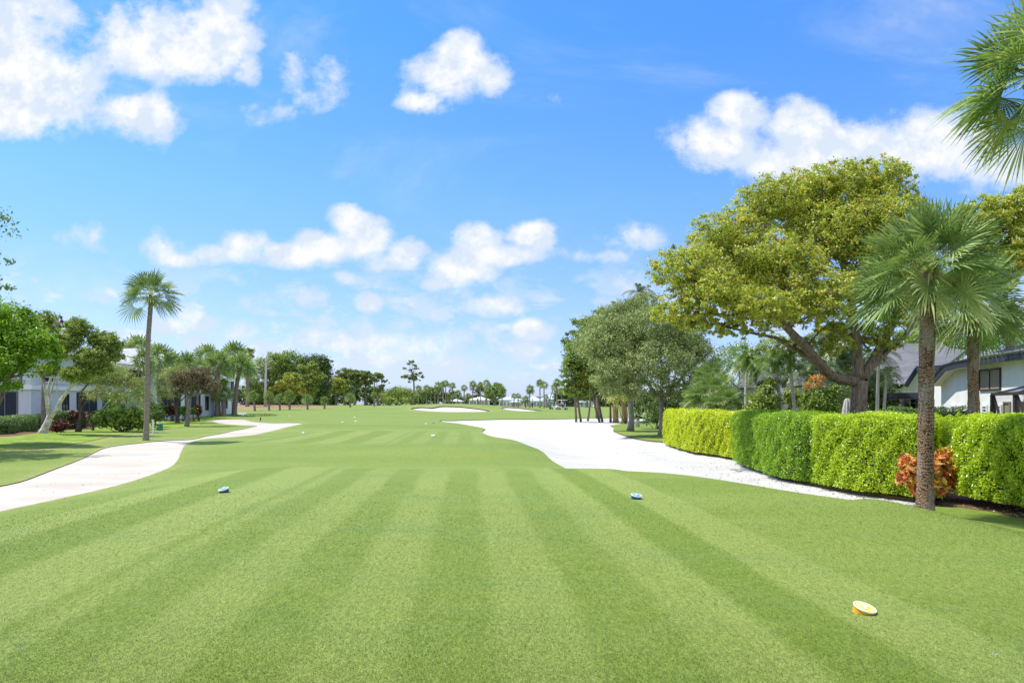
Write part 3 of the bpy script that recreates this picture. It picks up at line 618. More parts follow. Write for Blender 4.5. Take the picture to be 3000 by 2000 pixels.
# ---- palms
def fan_frond(rng, az, el, Lp, Lf, nseg, nk, wmax, droop, spread=115, rollv=.45):
    d = np.array([math.cos(az) * math.cos(el), math.sin(az) * math.cos(el), math.sin(el)])
    s_ = unit(np.cross([0, 0, 1.], d)); V = []; Q = []; T = []
    t = np.linspace(0, 1, 5)[:, None]; pet = d * t * Lp + np.array([0, 0, -1.]) * (t ** 2) * Lp * .14
    w = .016 * (1.2 - .5 * t)
    for k in range(5): V += [pet[k] - s_[0] * 0 - s_ * w[k], pet[k] + s_ * w[k]]
    V = [np.array(v).reshape(3) for v in V]; Q = [(2*k, 2*k+1, 2*k+3, 2*k+2) for k in range(4)]; T = [.75] * 10
    h = pet[-1]; d2 = unit(pet[-1] - pet[-2]); d2 = unit(d2 + np.array([0, 0, -.15])); n_ = np.cross(d2, s_)
    roll = rng.normal(0, rollv); s2 = s_ * math.cos(roll) + n_ * math.sin(roll); n2 = np.cross(d2, s2)
    if n2[2] < 0 and el > 0: n2 = -n2
    al = np.radians(np.linspace(-spread, spread, nseg)); da = al[1] - al[0]
    base_t = rng.uniform(.15, .75); tt = np.linspace(0, 1, nk + 1)
    for i, a in enumerate(al):
        L = Lf * (.70 + .30 * math.cos(a * .8)) * rng.uniform(.88, 1.1)
        dr = d2 * math.cos(a) + s2 * math.sin(a); wd = -d2 * math.sin(a) + s2 * math.cos(a)
        sgn = 1 if i % 2 else -1; dp = droop * rng.uniform(.5, 1.6)
        cols = len(V)
        for k, q in enumerate(tt):
            c = h + dr * (q * L) + n2 * (abs(math.sin(a)) * .22 * q * L) + np.array([0, 0, -1.]) * dp * L * q ** 3.2
            c = c - d2 * dp * L * .25 * q ** 3
            w_ = min(wmax, abs(math.tan(da)) * q * L * .62) * (1.0 if q < .55 else max(.04, 2.2 * (1 - q))) + .002
            ww = (wd + n2 * sgn * .45) * w_ * .5
            V += [c - ww, c + ww]
            T += [np.clip(base_t * .6 + .25 * rng.random() + (.22 * q if rng.random() < .6 else 0), 0, 1)] * 2
        for k in range(nk): Q.append((cols + 2*k, cols + 2*k + 1, cols + 2*k + 3, cols + 2*k + 2))
    return np.array(V), np.array(Q), np.array(T)
def fan_crown(name, seed, nf, Lp, Lf, nseg, nk, wmax, droop, mat, emin=-34, emax=88, dead=0):
    rng = np.random.default_rng(seed); VV, QQ, TT = [], [], []; n = 0
    for i in range(nf):
        f = (i + .5) / nf; el = rad(emax - (emax - emin) * f ** .85 + rng.normal(0, 6)); az = i * 2.39996 + rng.normal(0, .2)
        sc_ = rng.uniform(.88, 1.1) 
        V, Q, T = fan_frond(rng, az, el, Lp * sc_, Lf * sc_, nseg, nk, wmax, droop * (.5 + 1.0 * f), rollv=.65 if nseg > 20 else 1.0)
        V = V + np.array([0, 0, .10 * (1 - f)])
        VV.append(V); QQ.append(Q + n); TT.append(T + (.15 if f > .85 else 0)); n += len(V)
    return npmesh(name, np.concatenate(VV), [np.concatenate(QQ)], mat, tint=np.clip(np.concatenate(TT), 0, 1))
def feather_crown(name, seed, nf, L, nl, ll, mat, emin=-30, emax=75, droop=.55, wl=.03, wind=None):
    rng = np.random.default_rng(seed); VV, QQ, TT = [], [], []; n = 0
    for i in range(nf):
        f = (i + .5) / nf; el = rad(emax - (emax - emin) * f + rng.normal(0, 5)); az = i * 2.39996 + rng.normal(0, .2)
        d = np.array([math.cos(az) * math.cos(el), math.sin(az) * math.cos(el), math.sin(el)])
        if wind is not None: d = unit(d + np.array(wind))
        Lr = L * rng.uniform(.85, 1.1); t = np.linspace(0, 1, nl)[:, None]
        R = d * t * Lr + np.array([0, 0, -1.]) * droop * Lr * t ** 2.2
        tg = unit(np.gradient(R, axis=0)); s_ = unit(np.cross(np.array([[0, 0, 1.]]), tg)); u_ = np.cross(tg, s_)
        V = []; Q = []; T = []; w = .018 * (1.05 - t)
        V = [np.stack([R - s_ * w, R + s_ * w], 1).reshape(-1, 3)]; k = np.arange(nl - 1); Q = [np.stack([2*k, 2*k+1, 2*k+3, 2*k+2], 1)]; T = [np.full(2 * nl, .8)]; m0 = 2 * nl
        bt = rng.uniform(.1, .7)
        for sg in (-1, 1):
            idx = np.arange(2, nl); tq = t[idx, 0]; Ls = ll * np.sin(np.pi * (.12 + .80 * tq)) ** .7 * rng.uniform(.85, 1.1, len(idx))
            dr = unit(tg[idx] * .75 + sg * s_[idx] * 1.0 + u_[idx] * .28 + rng.normal(size=(len(idx), 3)) * .07)
            a0 = R[idx]; a1 = a0 + dr * Ls[:, None] * .55; a2 = a0 + dr * Ls[:, None] * .95 + np.array([0, 0, -1.]) * Ls[:, None] * .38
            ww = tg[idx] * wl * .5
            vv = np.stack([a0 - ww * .6, a0 + ww * .6, a1 - ww, a1 + ww, a2 - ww * .15, a2 + ww * .15], 1).reshape(-1, 3)
            b = np.arange(len(idx)) * 6 + m0; V.append(vv); Q.append(np.concatenate([np.stack([b, b+1, b+3, b+2], 1), np.stack([b+2, b+3, b+5, b+4], 1)])); m0 += len(vv)
            T.append(np.repeat(np.clip(bt * .6 + .35 * rng.random(len(idx)), 0, 1), 6))
        VV.append(np.concatenate(V)); QQ.append(np.concatenate(Q) + n); TT.append(np.concatenate(T)); n += m0
    return npmesh(name, np.concatenate(VV), [np.concatenate(QQ)], mat, tint=np.clip(np.concatenate(TT), 0, 1))
CR = {}
def crown(k):
    if k not in CR:
        if k == 'near_a': CR[k] = fan_crown('fan_crown', 3, 52, .72, .84, 36, 6, .050, .09, M['leaf_palm'])
        if k == 'near_b': CR[k] = fan_crown('fan_crown', 8, 46, .74, .86, 34, 6, .050, .12, M['leaf_palm'])
        if k == 'mid': CR[k] = fan_crown('fan_crown', 5, 38, .78, .80, 24, 4, .085, .16, M['leaf_palm'], -25, 86)
        if k == 'far_a': CR[k] = fan_crown('fan_crown', 21, 34, .6, .85, 13, 3, .15, .08, M['leaf_palm'])
        if k == 'far_b': CR[k] = fan_crown('fan_crown', 22, 30, .65, .9, 13, 3, .15, .13, M['leaf_palm'])
        if k == 'far_c': CR[k] = fan_crown('fan_crown', 23, 20, .55, .80, 9, 2, .22, .05, M['leaf_farpalm'], -35, 86)
        if k == 'far_d': CR[k] = fan_crown('fan_crown', 24, 26, .5, .80, 9, 2, .22, .07, M['leaf_farpalm'], -60, 86)
        if k == 'feather': CR[k] = feather_crown('feather_crown', 31, 15, 1.7, 30, .55, M['leaf_feather'], wind=(.12, 0, 0), wl=.055, droop=.75)
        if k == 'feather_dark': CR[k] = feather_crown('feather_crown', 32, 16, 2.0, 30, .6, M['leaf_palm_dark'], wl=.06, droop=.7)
        if k == 'coconut': CR[k] = feather_crown('feather_crown', 33, 17, 2.6, 36, .65, M['leaf_palm_dark'], wind=(.35, 0, .1), wl=.05)
    return CR[k]
def palm_trunk(base, top, r0, r1, bark, rng, n=26, sides=14, wob=.03, bulge=0.0):
    t = np.linspace(0, 1, n)[:, None]; a = np.array([0, 0, -.12]); b = np.array(top, float) - np.array(base, float)
    pts = a + (b - a) * t; ln = b[:2]; pts[:, :2] = ln * (t ** 1.6 * .7 + t * .3) + np.stack([np.sin(t[:, 0] * 5 + 1), np.cos(t[:, 0] * 4)], 1) * wob * np.sin(np.pi * t)
    r = r0 + (r1 - r0) * t[:, 0] ** .5 + rng.normal(0, .012, n) * r0 * 2 + .35 * r0 * np.exp(-t[:, 0] * 14)
    if bulge: r = r * (1 + bulge * np.sin(t[:, 0] * 19) * .5 * np.sin(np.pi * t[:, 0]))
    mb = MB(); mb.tube(pts, r, sides); return mb
def palm(name, label, cat, base, top, crownk, cs, r0=.13, r1=.11, bark='palm_bark_far', boots=.0, group=None, seed=1, sides=10, rot=None, nseg=14, wob=.03, bulge=0.0, boot_n=40, shaft=None):
    rng = np.random.default_rng(seed); base = np.array(base, float); top = np.array(top, float)
    e = empty(name, tuple(base), label, cat, group)
    palm_trunk(base, top, r0, r1, M[bark], rng, nseg, sides, wob, bulge).build('trunk', M[bark], e, smooth=True)
    tl = top - base
    c = link('crown', crown(crownk), e, tuple(tl)); c.scale = (cs, cs, cs); c.rotation_euler = (rng.normal(0, .05), rng.normal(0, .05), rot if rot is not None else rng.uniform(0, 6.28))
    if boots:
        mb = MB()
        for i in range(boot_n):
            a = i * 2.39996 + rng.normal(0, .2); z = -boots * rng.random() ** .8; L = boots * rng.uniform(.35, .75); r = r1 * 1.02
            p0 = tl + np.array([math.cos(a) * r, math.sin(a) * r, z - .02]); p1 = p0 + np.array([math.cos(a) * L * .55, math.sin(a) * L * .55, L * .75])
            mb.beam(p0, p1, .07 * r1 / .11, .025)
        mb.build('leaf_stubs', M['palm_boot'], e)
    if shaft: MB().tube([tl - np.array([0, 0, shaft]), tl - np.array([0, 0, shaft * .4]), tl + np.array([0, 0, .1])], [r1 * 1.25, r1 * 1.35, r1 * .6], 10).build('crownshaft', M['leaf_shaft'], e, smooth=True)
    return e
M['leaf_shaft'] = plainmat('crownshaft_green', (.20, .30, .06), .5)
# ---- shrubs and hedges
def shrub(name, label, cat, lobes, leaf, n, lm, seed=1, group=None, ncl=60, rc=.2, asp=.5, up=.5, pxl=True, flat=.8, shell=.55, stems=True):
    rng = np.random.default_rng(seed)
    if pxl: lobes = [(*P(l[0], l[1], l[4]), l[2]/F*l[4], (l[6] if len(l) > 6 else l[2]*.8)/F*l[4], l[3]/F*l[4], l[5]) for l in lobes]
    cx = np.mean([l[0] for l in lobes]); cy = np.mean([l[1] for l in lobes]); base = np.array([cx, cy, gz(cx, cy)])
    e = empty(name, tuple(base), label, cat, group)
    V, Q, T, cc, ids = clumped(lobes, ncl, n, leaf, rng, rc, flat, shell, up, asp=asp); V[:, 2] = np.maximum(V[:, 2], base[2] + .02)
    link('foliage', npmesh(name + '_foliage', V - base, [Q], lm, tint=T), e)
    mb = MB()
    for i in range(max(6, len(lobes) * 4)):
        c = cc[rng.integers(len(cc))]; b = base + np.array([rng.normal(0, .02), rng.normal(0, .02), -.10])
        mb.tube(curve(b, c, rng, .08, 5) - base, np.linspace(.03, .008, 5), 5, cap=False)
    mb.build('stems', M['bark_dark'], e, smooth=True); return e
def hedge(name, label, line, thick, ztop, leaf, dens, lm, seed=1, cat='hedge', group=None, rough=.10, lift=.12, side=1, ends=(True, True), asp=.55, pw=.24, core=.86):
    """line: ground points of the face seen; the hedge lies to `side` of it"""
    rng = np.random.default_rng(seed); ln = np.array(line, float); sg = np.linalg.norm(np.diff(ln, axis=0), axis=1); cum = np.concatenate([[0], np.cumsum(sg)]); Ltot = cum[-1]
    base = np.array([*ln.mean(0), 0]); base[2] = gz(*base[:2])
    def pos(s_): return np.stack([np.interp(s_, cum, ln[:, 0]), np.interp(s_, cum, ln[:, 1])], 1)
    def nrm(s_):
        a = pos(np.clip(s_ + .3, 0, Ltot)) - pos(np.clip(s_ - .3, 0, Ltot)); a = unit(a); return np.stack([a[:, 1], -a[:, 0]], 1) * side, a
    tq_ = np.linspace(0, 1, 500); th = np.pi * tq_**7 / (tq_**7 + (1 - tq_)**7); cx = -np.sign(np.cos(th)) * np.abs(np.cos(th)) ** pw; cz = np.abs(np.sin(th)) ** pw     # cross section, front first
    H = ztop - base[2]; arc = np.concatenate([[0], np.cumsum(np.hypot(np.diff(cx) * thick/2, np.diff(cz) * H))]); per = arc[-1]
    n = int(dens * per * Ltot); s_ = rng.random(n) * Ltot; q = rng.random(n) * per; thq = np.interp(q, arc, th)
    def surf(s_, thq, k=1.0, dz=0):
        x = -np.sign(np.cos(thq)) * np.abs(np.cos(thq)) ** pw; z = np.abs(np.sin(thq)) ** pw
        endr = np.ones(len(s_))
        for flag, dd in ((ends[0], s_), (ends[1], Ltot - s_)):
            if flag: endr = np.minimum(endr, np.clip(dd / (thick * .35), 0, 1) ** .5 * .30 + .70)
        nn, tt = nrm(s_); pb = pos(s_); zg_ = gzn(pb[:, 0], pb[:, 1])
        bp = rough * (np.sin(s_ * 2.3 + seed) * np.sin(z * 5 + s_ * .7) * .5 + np.sin(s_ * 5.1 + z * 9 + seed) * .35 + np.sin(s_ * 11 - z * 13) * .3 + np.sin(s_ * 19 + z * 23 + seed) * .22)
        off = thick/2 + (x * (thick/2 * endr + bp)) * k
        hh = (ztop + .04 * np.sin(s_ * 1.7 + seed) + .03 * np.sin(s_ * 4.3) - zg_ - lift)
        zz = zg_ + lift + z * hh * (1 - (1 - k) * .5) * (.93 + .07 * endr)
        pt = np.stack([pb[:, 0] + nn[:, 0] * off, pb[:, 1] + nn[:, 1] * off, zz], 1)
        no = np.stack([nn[:, 0] * x, nn[:, 1] * x, np.where(np.abs(np.cos(thq)) < .6, 1.2, .15)], 1)
        return pt, unit(no)
    pt, no = surf(s_, thq); pts = [pt]; nos = [no]
    for flag, se, sgn in ((ends[0], 0.0, -1), (ends[1], Ltot, 1)):
        if flag:
            m_ = int(dens * thick * H * .9); se_ = np.full(m_, se); nn, tt = nrm(se_); pb = pos(se_); u = rng.uniform(-.5, .5, m_); hz = rng.random(m_)
            pe = np.stack([pb[:, 0] + nn[:, 0] * (thick/2 + u * thick * .8) + tt[:, 0] * sgn * rough * .6, pb[:, 1] + nn[:, 1] * (thick/2 + u * thick * .8) + tt[:, 1] * sgn * rough * .6, gzn(pb[:, 0], pb[:, 1]) + lift + hz * (ztop - gzn(pb[:, 0], pb[:, 1]) - lift)], 1)
            pts.append(pe); nos.append(np.concatenate([tt * sgn, np.full((m_, 1), .2)], 1))
    pt = np.concatenate(pts); no = np.concatenate(nos); n = len(pt)
    pt = pt + no * rng.normal(0, .035, n)[:, None] - no * (rng.random(n) < .3)[:, None] * .06
    N = no * .75 + rng.normal(size=(n, 3)) * .55 + np.array([0, 0, .35])
    L = leaf * rng.uniform(.6, 1.35, n); V, Q = leafquads(pt, N, L, L * asp, rng, droop=.5)
    cl = .5 + .25 * np.sin(pt[:, 1] * 3.1 + pt[:, 2] * 5 + seed) * np.sin(pt[:, 2] * 4.0 - pt[:, 0] * 2) + rng.normal(0, .05, n)
    T = np.repeat(np.clip(.35 * cl + .65 * rng.random(n), 0, 1), 4)
    e = empty(name, tuple(base), label, cat, group)
    link('foliage', npmesh(name + '_foliage', V - base, [Q], lm, tint=T), e)
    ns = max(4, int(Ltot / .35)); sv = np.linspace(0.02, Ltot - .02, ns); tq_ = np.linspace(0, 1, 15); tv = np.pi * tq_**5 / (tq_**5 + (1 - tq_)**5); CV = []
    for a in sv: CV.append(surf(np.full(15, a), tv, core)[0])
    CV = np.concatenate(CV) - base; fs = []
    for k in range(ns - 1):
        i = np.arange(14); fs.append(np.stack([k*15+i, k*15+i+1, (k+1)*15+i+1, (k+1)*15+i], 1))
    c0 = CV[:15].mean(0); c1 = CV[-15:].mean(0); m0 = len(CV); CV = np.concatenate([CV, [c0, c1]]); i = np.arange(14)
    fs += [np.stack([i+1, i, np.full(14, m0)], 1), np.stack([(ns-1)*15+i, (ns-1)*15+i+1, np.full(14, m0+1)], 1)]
    mt = M['hedge_core']; link('dark_core', npmesh(name + '_inner', CV, fs, mt), e)  # solid dark core added inside the leaves to block light
    mb = MB(); sr_ = np.linspace(.1, Ltot - .1, max(4, int(Ltot))); nn, tt = nrm(sr_); pr_ = pos(sr_) + nn * thick * .5
    mb.tube(np.column_stack([pr_, gzn(pr_[:, 0], pr_[:, 1]) - .02]) - base, .035, 6)
    for k in range(max(3, int(Ltot / .5))):
        a = rng.random() * Ltot; nn, tt = nrm(np.array([a])); pb = pos(np.array([a]))[0] + nn[0] * thick * .5; z0 = gz(*pb)
        mb.tube(curve((pb[0], pb[1], z0 - .05), (pb[0] + rng.normal(0, .1) - nn[0][0] * thick * rng.uniform(-.2, .35), pb[1] + rng.normal(0, .15), z0 + lift + .4), rng, .1, 5) - base, np.linspace(.03, .014, 5), 5, cap=False)
    mb.build('stems', M['bark_dark'], e, smooth=True)
    return e
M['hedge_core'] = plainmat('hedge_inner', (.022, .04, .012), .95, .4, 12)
#PART3
# ================================================================ right side
def px3(l, Y): return [P(a, b, Y) for a, b in l]
def HL(l, d=-0.19): return [(lambda q: (q[0] + d, q[1]))(G(a, b, 9)) for a, b in l]
# near cabbage palms
b = B(2709, 12.3)
palm('cabbage_palm', 'nearest fan palm with a thick cross-hatched brown trunk, in front of the bright green hedge', 'palm tree', b, P(2722, 798, 12.3), 'near_a', .91, .132, .125, 'palm_bark', boots=.22, seed=4, sides=26, nseg=60, rot=.4, wob=.02, bulge=.05, boot_n=12)
b = B(2853, 18.0)
palm('cabbage_palm', 'fan palm behind the hedge before the white house, brown stubs collaring its crown', 'palm tree', b, P(2852, 905, 18.0), 'near_b', 1.05, .15, .125, 'palm_bark', boots=.55, seed=9, sides=22, nseg=50, rot=2.0, wob=.06, bulge=.10, boot_n=70)
palm('cabbage_palm', 'fan palm at the top right corner with only its left fronds in view', 'palm tree', (7.35, 9.0, gz(7.35, 9.0)), P(3072, 235, 9.0), 'near_b', .80, .15, .13, 'palm_bark', boots=.4, seed=14, sides=18, nseg=30, rot=.9)
# hedges
hedge('hedge', 'long yellow-lime clipped hedge section, the farthest one, beside the white sand', HL([(1952,1299),(2000,1315),(2050,1327),(2110,1334),(2172,1345)]), 1.35, 1.27, .055, 2000, M['leaf_limeyellow'], seed=2, side=-1, lift=.04, group='clipped hedge sections')
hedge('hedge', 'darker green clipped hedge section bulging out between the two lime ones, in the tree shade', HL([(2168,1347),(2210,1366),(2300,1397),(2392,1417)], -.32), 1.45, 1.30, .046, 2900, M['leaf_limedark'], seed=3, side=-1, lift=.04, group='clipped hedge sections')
hedge('hedge', 'bright lime hedge section ending behind the nearest palm trunk', HL([(2386,1417),(2500,1438),(2600,1451),(2700,1463),(2762,1468)]), 1.3, 1.31, .046, 3600, M['leaf_lime'], seed=4, side=-1, lift=.06, group='clipped hedge sections')
hedge('hedge', 'bright lime hedge block at the right edge, thinning to bare stems at its foot', HL([(2800,1463),(2870,1485),(2940,1499),(3010,1515),(3130,1545)]), 1.5, 1.31, .050, 3600, M['leaf_lime'], seed=6, side=-1, group='clipped hedge sections', lift=.20, rough=.13)
shrub('leggy_shrub', 'thin leggy green shrub with bare forked stems in the gap between two lime hedges', 'shrub', [(2770,1250,30,32,17.2,1), (2745,1235,24,22,17.4,.8), (2800,1225,24,18,17.4,.7)], .06, 900, M['leaf_lime'], 5, ncl=60, rc=.22)
shrub('croton_bush', 'low croton bush with red, orange and yellow leaves behind the nearest palm trunk', 'shrub', [(2668,1378,38,38,14.3,1,46), (2712,1385,42,46,14.3,1,46), (2758,1368,32,54,14.4,1,46), (2725,1430,40,26,14.3,.6,40)], .17, 3000, M['leaf_croton'], 6, ncl=120, rc=.16, asp=.42, up=.3, shell=.7)
# big yellowing tree
bt = B(2506, 25.0); Yb = 25.0
L_ = lambda pts: [P(a, b, y) for a, b, y in pts]
tree('sea_almond_tree', 'great spreading tree with yellow-green and orange-flecked leaves, its trunk behind the hedge', 'tree', bt,
 [(2020,790,125,75,23.5,1), (1985,905,90,55,23.0,.8), (2130,700,130,85,25,1), (2105,860,130,70,22.5,1), (2260,600,120,85,25.5,1), (2260,770,150,95,24,1), (2235,905,120,60,22.0,1),
  (2410,560,130,85,26,1), (2440,700,150,110,25,1), (2400,860,130,80,23,1), (2560,530,110,70,26,1), (2580,660,130,110,25,1), (2590,800,110,85,24,1), (2480,980,90,50,26.5,.6), (2670,600,60,60,26,.7), (2330,1000,60,35,24,.5), (2120,960,70,35,22.5,.6), (2680,800,80,70,26,.8), (2600,930,70,50,25,.7), (2200,970,70,28,22.8,.5), (2450,960,60,40,24,.6), (2360,620,110,90,27,.8), (2180,820,110,90,25.5,.8), (2055,940,90,36,22.8,.6), (2430,1010,80,34,24.5,.5), (2570,1000,80,44,25,.6), (2700,700,80,80,28,.8), (2690,900,80,70,27,.7), (2330,900,110,70,25.5,.8)],
 .10, 185000, M['leaf_autumn'], M['bark_brown'], fork=P(2520,1115,Yb), r0=.28, r1=.27, ncl=6400, seed=11, twigs=14, rc=.062, flat=.7, shell=.12, up=.7, flare=1.35, tr_n=14,
 limbs=[(L_([(2512,1118,25),(2440,1108,24.6),(2390,1050,24),(2330,985,23.5),(2290,945,23.3),(2215,890,23),(2120,850,23),(2030,830,23)]), .20, .05),
        (L_([(2420,1095,24.4),(2370,1040,24.2),(2310,1015,24),(2280,990,23.8),(2200,975,23.2),(2120,955,22.8)]), .11, .03),
        (L_([(2515,1115,25),(2512,1040,25),(2505,960,25),(2490,860,25.2),(2460,740,25.5),(2430,640,26)]), .21, .05),
        (L_([(2530,1110,25),(2560,1050,25),(2600,985,25),(2622,930,25),(2640,860,25.3),(2620,740,25.6),(2590,640,26)]), .19, .05),
        (L_([(2545,1085,25.1),(2610,1015,25.3),(2650,985,25.6),(2690,930,26),(2700,830,26)]), .12, .04),
        (L_([(2290,945,23.3),(2300,880,23.6),(2290,800,24.2),(2270,700,25)]), .10, .03), (L_([(2500,930,25),(2420,860,24.6),(2340,760,24.6),(2250,680,25),(2160,640,25.3)]), .12, .03),
        (L_([(2215,890,23),(2150,800,23.6),(2110,740,24.5)]), .07, .02)])
tree('sea_almond_tree', 'second yellowing tree standing beyond the palms at the right edge', 'tree', B(2960, 31), [(2900,640,90,70,31,1), (2990,610,90,65,31,1), (2950,740,110,80,31,1), (3060,720,110,90,31,1), (2880,820,80,60,31,.8), (2830,640,60,50,32,.6)],
 .12, 42000, M['leaf_autumn'], M['bark_brown'], fork=P(2960,1000,31), r0=.26, r1=.2, ncl=1300, seed=12, rc=.07, shell=.15, twigs=5)
# oaks and the grove beyond the sand
tree('live_oak', 'broad grey-green oak with a forked trunk at the end of the lime hedge', 'tree', B(1936, 45), [(1820,1000,85,70,45,1), (1800,1090,80,55,44,1), (1900,960,95,60,45,1), (1990,1010,85,70,45,1), (2050,1060,60,60,45,.9), (1930,1060,100,65,43.5,1), (1760,1010,60,50,45,.8), (2010,950,55,45,46,.8), (1880,1140,70,35,43.5,.7), (2040,1130,50,35,45,.7), (1820,1140,60,36,44,.7), (1990,1140,60,30,44.5,.6), (1780,950,50,40,45.5,.6)],
 .13, 62000, M['leaf_oak'], M['bark_grey'], fork=P(1938,1168,45), r0=.18, r1=.16, ncl=1500, seed=21, rc=.10, flat=.8, shell=.35, twigs=7, droop=.5, up=.5,
 limbs=[(L_([(1938,1172,45),(1905,1135,45),(1885,1095,45),(1870,1040,45),(1850,990,45)]), .15, .04), (L_([(1938,1172,45),(1975,1130,45),(2010,1095,45),(2030,1050,45)]), .14, .04), (L_([(1937,1172,45),(1940,1100,45),(1935,1030,45.3),(1940,970,45.5)]), .12, .03)])
tree('live_oak', 'tall oak with a straight grey trunk on the grass tongue in the sand', 'tree', B(1846, 53), [(1790,950,70,55,53,1), (1850,920,75,50,53,1), (1900,900,60,45,54,.8), (1740,1010,60,50,53,.9), (1800,1050,80,50,52,.9), (1870,1010,80,60,53,1), (1850,1120,60,40,52,.7)],
 .15, 34000, M['leaf_oak'], M['bark_grey'], fork=P(1850,1130,53), r0=.23, r1=.17, ncl=900, seed=22, rc=.11, shell=.35, twigs=5, up=.5)
grove = [(1688,78,'leaning',[(1690,1040,45,45),(1672,1085,34,38),(1720,1000,45,45),(1665,1130,22,24),(1700,1150,34,16)],'leaf_mid','first thin leaning trunk of the grove, left of all the others, bright leaves'),
 (1702,79,'l',[(1680,1142,32,20),(1720,1080,40,44),(1700,1120,40,28),(1740,1120,26,22)],'leaf_yellow','thin leaning tree with yellow-green lower leaves, just right of the grove\'s leftmost trunk'),
 (1722,83,'s',[(1730,960,42,38),(1775,935,48,36),(1742,1010,45,45),(1760,1060,45,40)],'leaf_mid','slender upright dark trunk alone in the middle of the grove'),
 (1757,78,'l',[(1760,1060,50,48),(1745,1110,36,30),(1790,1010,48,50),(1800,960,45,36)],'leaf_mid','left of the two crossing leaning trunks in the grove'),
 (1765,78.5,'l',[(1800,1080,50,48),(1785,1128,48,34),(1830,1080,45,52),(1820,1010,45,45)],'leaf_mid','right of the two crossing leaning trunks in the grove'),
 (1789,77,'s',[(1800,1150,42,28),(1775,1140,34,26),(1825,1130,34,34)],'leaf_dark','short dark-crowned tree between the crossing trunks and the shaggy palm trunk')]
for i, (x, Y, lean, lb, lm_, lab) in enumerate(grove):
    dx_ = {'leaning': -10, 'l': -18}.get(lean, 3)
    tree('slender_tree', lab, 'tree', B(x, Y), [(a, b_, c, d, Y, 1) for a, b_, c, d in lb], .24, 11000, M[lm_], M['bark_brown'], fork=P(x + dx_ * 1.5, 1070, Y), r0=.12, r1=.085, ncl=420, seed=30 + i, group='trees in the grove beyond the sand', rc=.12, shell=.2, up=.5, flare=1.2)
tree('pine_tree', 'pine with tufted branches poking out left above the grove', 'tree', B(1752, 92), [(1658,1000,14,10,90,1), (1690,943,18,10,90,1), (1672,975,14,8,90,1), (1700,985,16,10,90,.8), (1740,960,22,12,92,1), (1665,1018,12,8,90,.7), (1770,920,22,12,92,1)], .30, 2600, M['leaf_needle'], M['bark_brown'], fork=P(1750,1000,92), r0=.25, r1=.14, ncl=60, seed=37, rc=.35, shell=.1)
for x, Y, t_, lab in ((1804, 76, 1130, 'palm trunk with shaggy criss-crossed stubs at the edge of the sand'), (1829, 74, 1140, 'shorter stub-covered palm trunk right of the shaggy one')):
    palm('cabbage_palm', lab, 'palm tree', B(x, Y), P(x - 4, t_, Y), 'far_a', 1.5, .30, .26, 'palm_boot', seed=int(x), boots=1.6, boot_n=60)
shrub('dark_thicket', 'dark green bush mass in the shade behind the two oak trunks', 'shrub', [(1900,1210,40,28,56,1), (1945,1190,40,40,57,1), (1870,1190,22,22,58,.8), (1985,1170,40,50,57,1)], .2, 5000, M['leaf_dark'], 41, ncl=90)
shrub('yellow_shrub', 'yellow-green shrub hanging beside the tall oak trunk', 'shrub', [(1815,1160,30,30,70,1), (1850,1150,24,30,70,.8)], .2, 1500, M['leaf_yellow'], 42, ncl=40)
for i, (x, Y, w_) in enumerate(((1965, 60, .14), (1977, 59, .15), (2005, 62, .14))):
    tree('slender_tree', ('left of three bare grey trunks standing behind the big oak', 'middle one of three bare grey trunks standing behind the big oak', 'right of three bare grey trunks standing behind the big oak')[i], 'tree', B(x, Y), [(x + 20, 1010, 40, 40, Y, 1), (x + 30, 950, 30, 25, Y, .7)], .22, 2200, M['leaf_oak'], M['bark_smooth'], fork=P(x - 3, 1080, Y), r0=w_, r1=.1, ncl=70, seed=50 + i, group='bare trunks behind the oak')
palm('coconut_palm', 'coconut palm with windblown dark fronds showing above the oak', 'palm tree', B(1868, 62), P(1872, 858, 62), 'coconut', .72, .16, .12, 'bark_smooth', seed=60, rot=.2)
# garden behind the hedge
fp = [(2185, 30, 2188, 1055, .66, 'feather', 'left feather palm of the garden clump behind the dark green hedge'), (2222, 31, 2212, 1080, .60, 'feather', 'second feather palm from the left behind the hedge, hugging the first'),
 (2305, 27, 2266, 1050, .62, 'feather', 'feather palm with a pale ringed trunk leaning left, in front of the dark roofs'), (2338, 26.5, 2312, 1046, .52, 'feather', 'feather palm with a brown leaf sheath, just right of the pale leaning one'),
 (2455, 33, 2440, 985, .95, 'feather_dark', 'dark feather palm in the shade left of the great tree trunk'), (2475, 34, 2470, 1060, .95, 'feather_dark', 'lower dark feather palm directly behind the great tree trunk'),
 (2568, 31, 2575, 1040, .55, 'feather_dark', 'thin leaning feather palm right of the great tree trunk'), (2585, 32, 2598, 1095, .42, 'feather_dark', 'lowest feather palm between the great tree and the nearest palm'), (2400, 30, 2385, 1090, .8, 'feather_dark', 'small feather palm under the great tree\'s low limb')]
for i, (x, Y, tx, ty, s_, ck, lab) in enumerate(fp):
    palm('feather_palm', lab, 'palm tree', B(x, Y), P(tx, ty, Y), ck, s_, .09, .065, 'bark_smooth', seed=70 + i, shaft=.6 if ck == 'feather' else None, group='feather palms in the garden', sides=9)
for i, (x, y, Y, s_, lab) in enumerate(((2080, 1165, 36, 1.0, 'silvery fan palm shrub left behind the yellow-lime hedge'), (2120, 1190, 34, .75, 'low fan palm shrub beside the silvery one'), (2040, 1195, 37, .7, 'leftmost fan palm shrub above the hedge end'), (2440, 1190, 30, .75, 'fan palm shrub at the left of the closed umbrella'), (2080, 1110, 40, .8, 'taller pale fan palm rising behind the silvery shrub'))):
    palm('fan_palm_shrub', lab, 'palm shrub', B(x, Y), P(x, y, Y), 'mid', s_, .08, .07, 'palm_bark_far', seed=90 + i, group='fan palm shrubs in the garden')
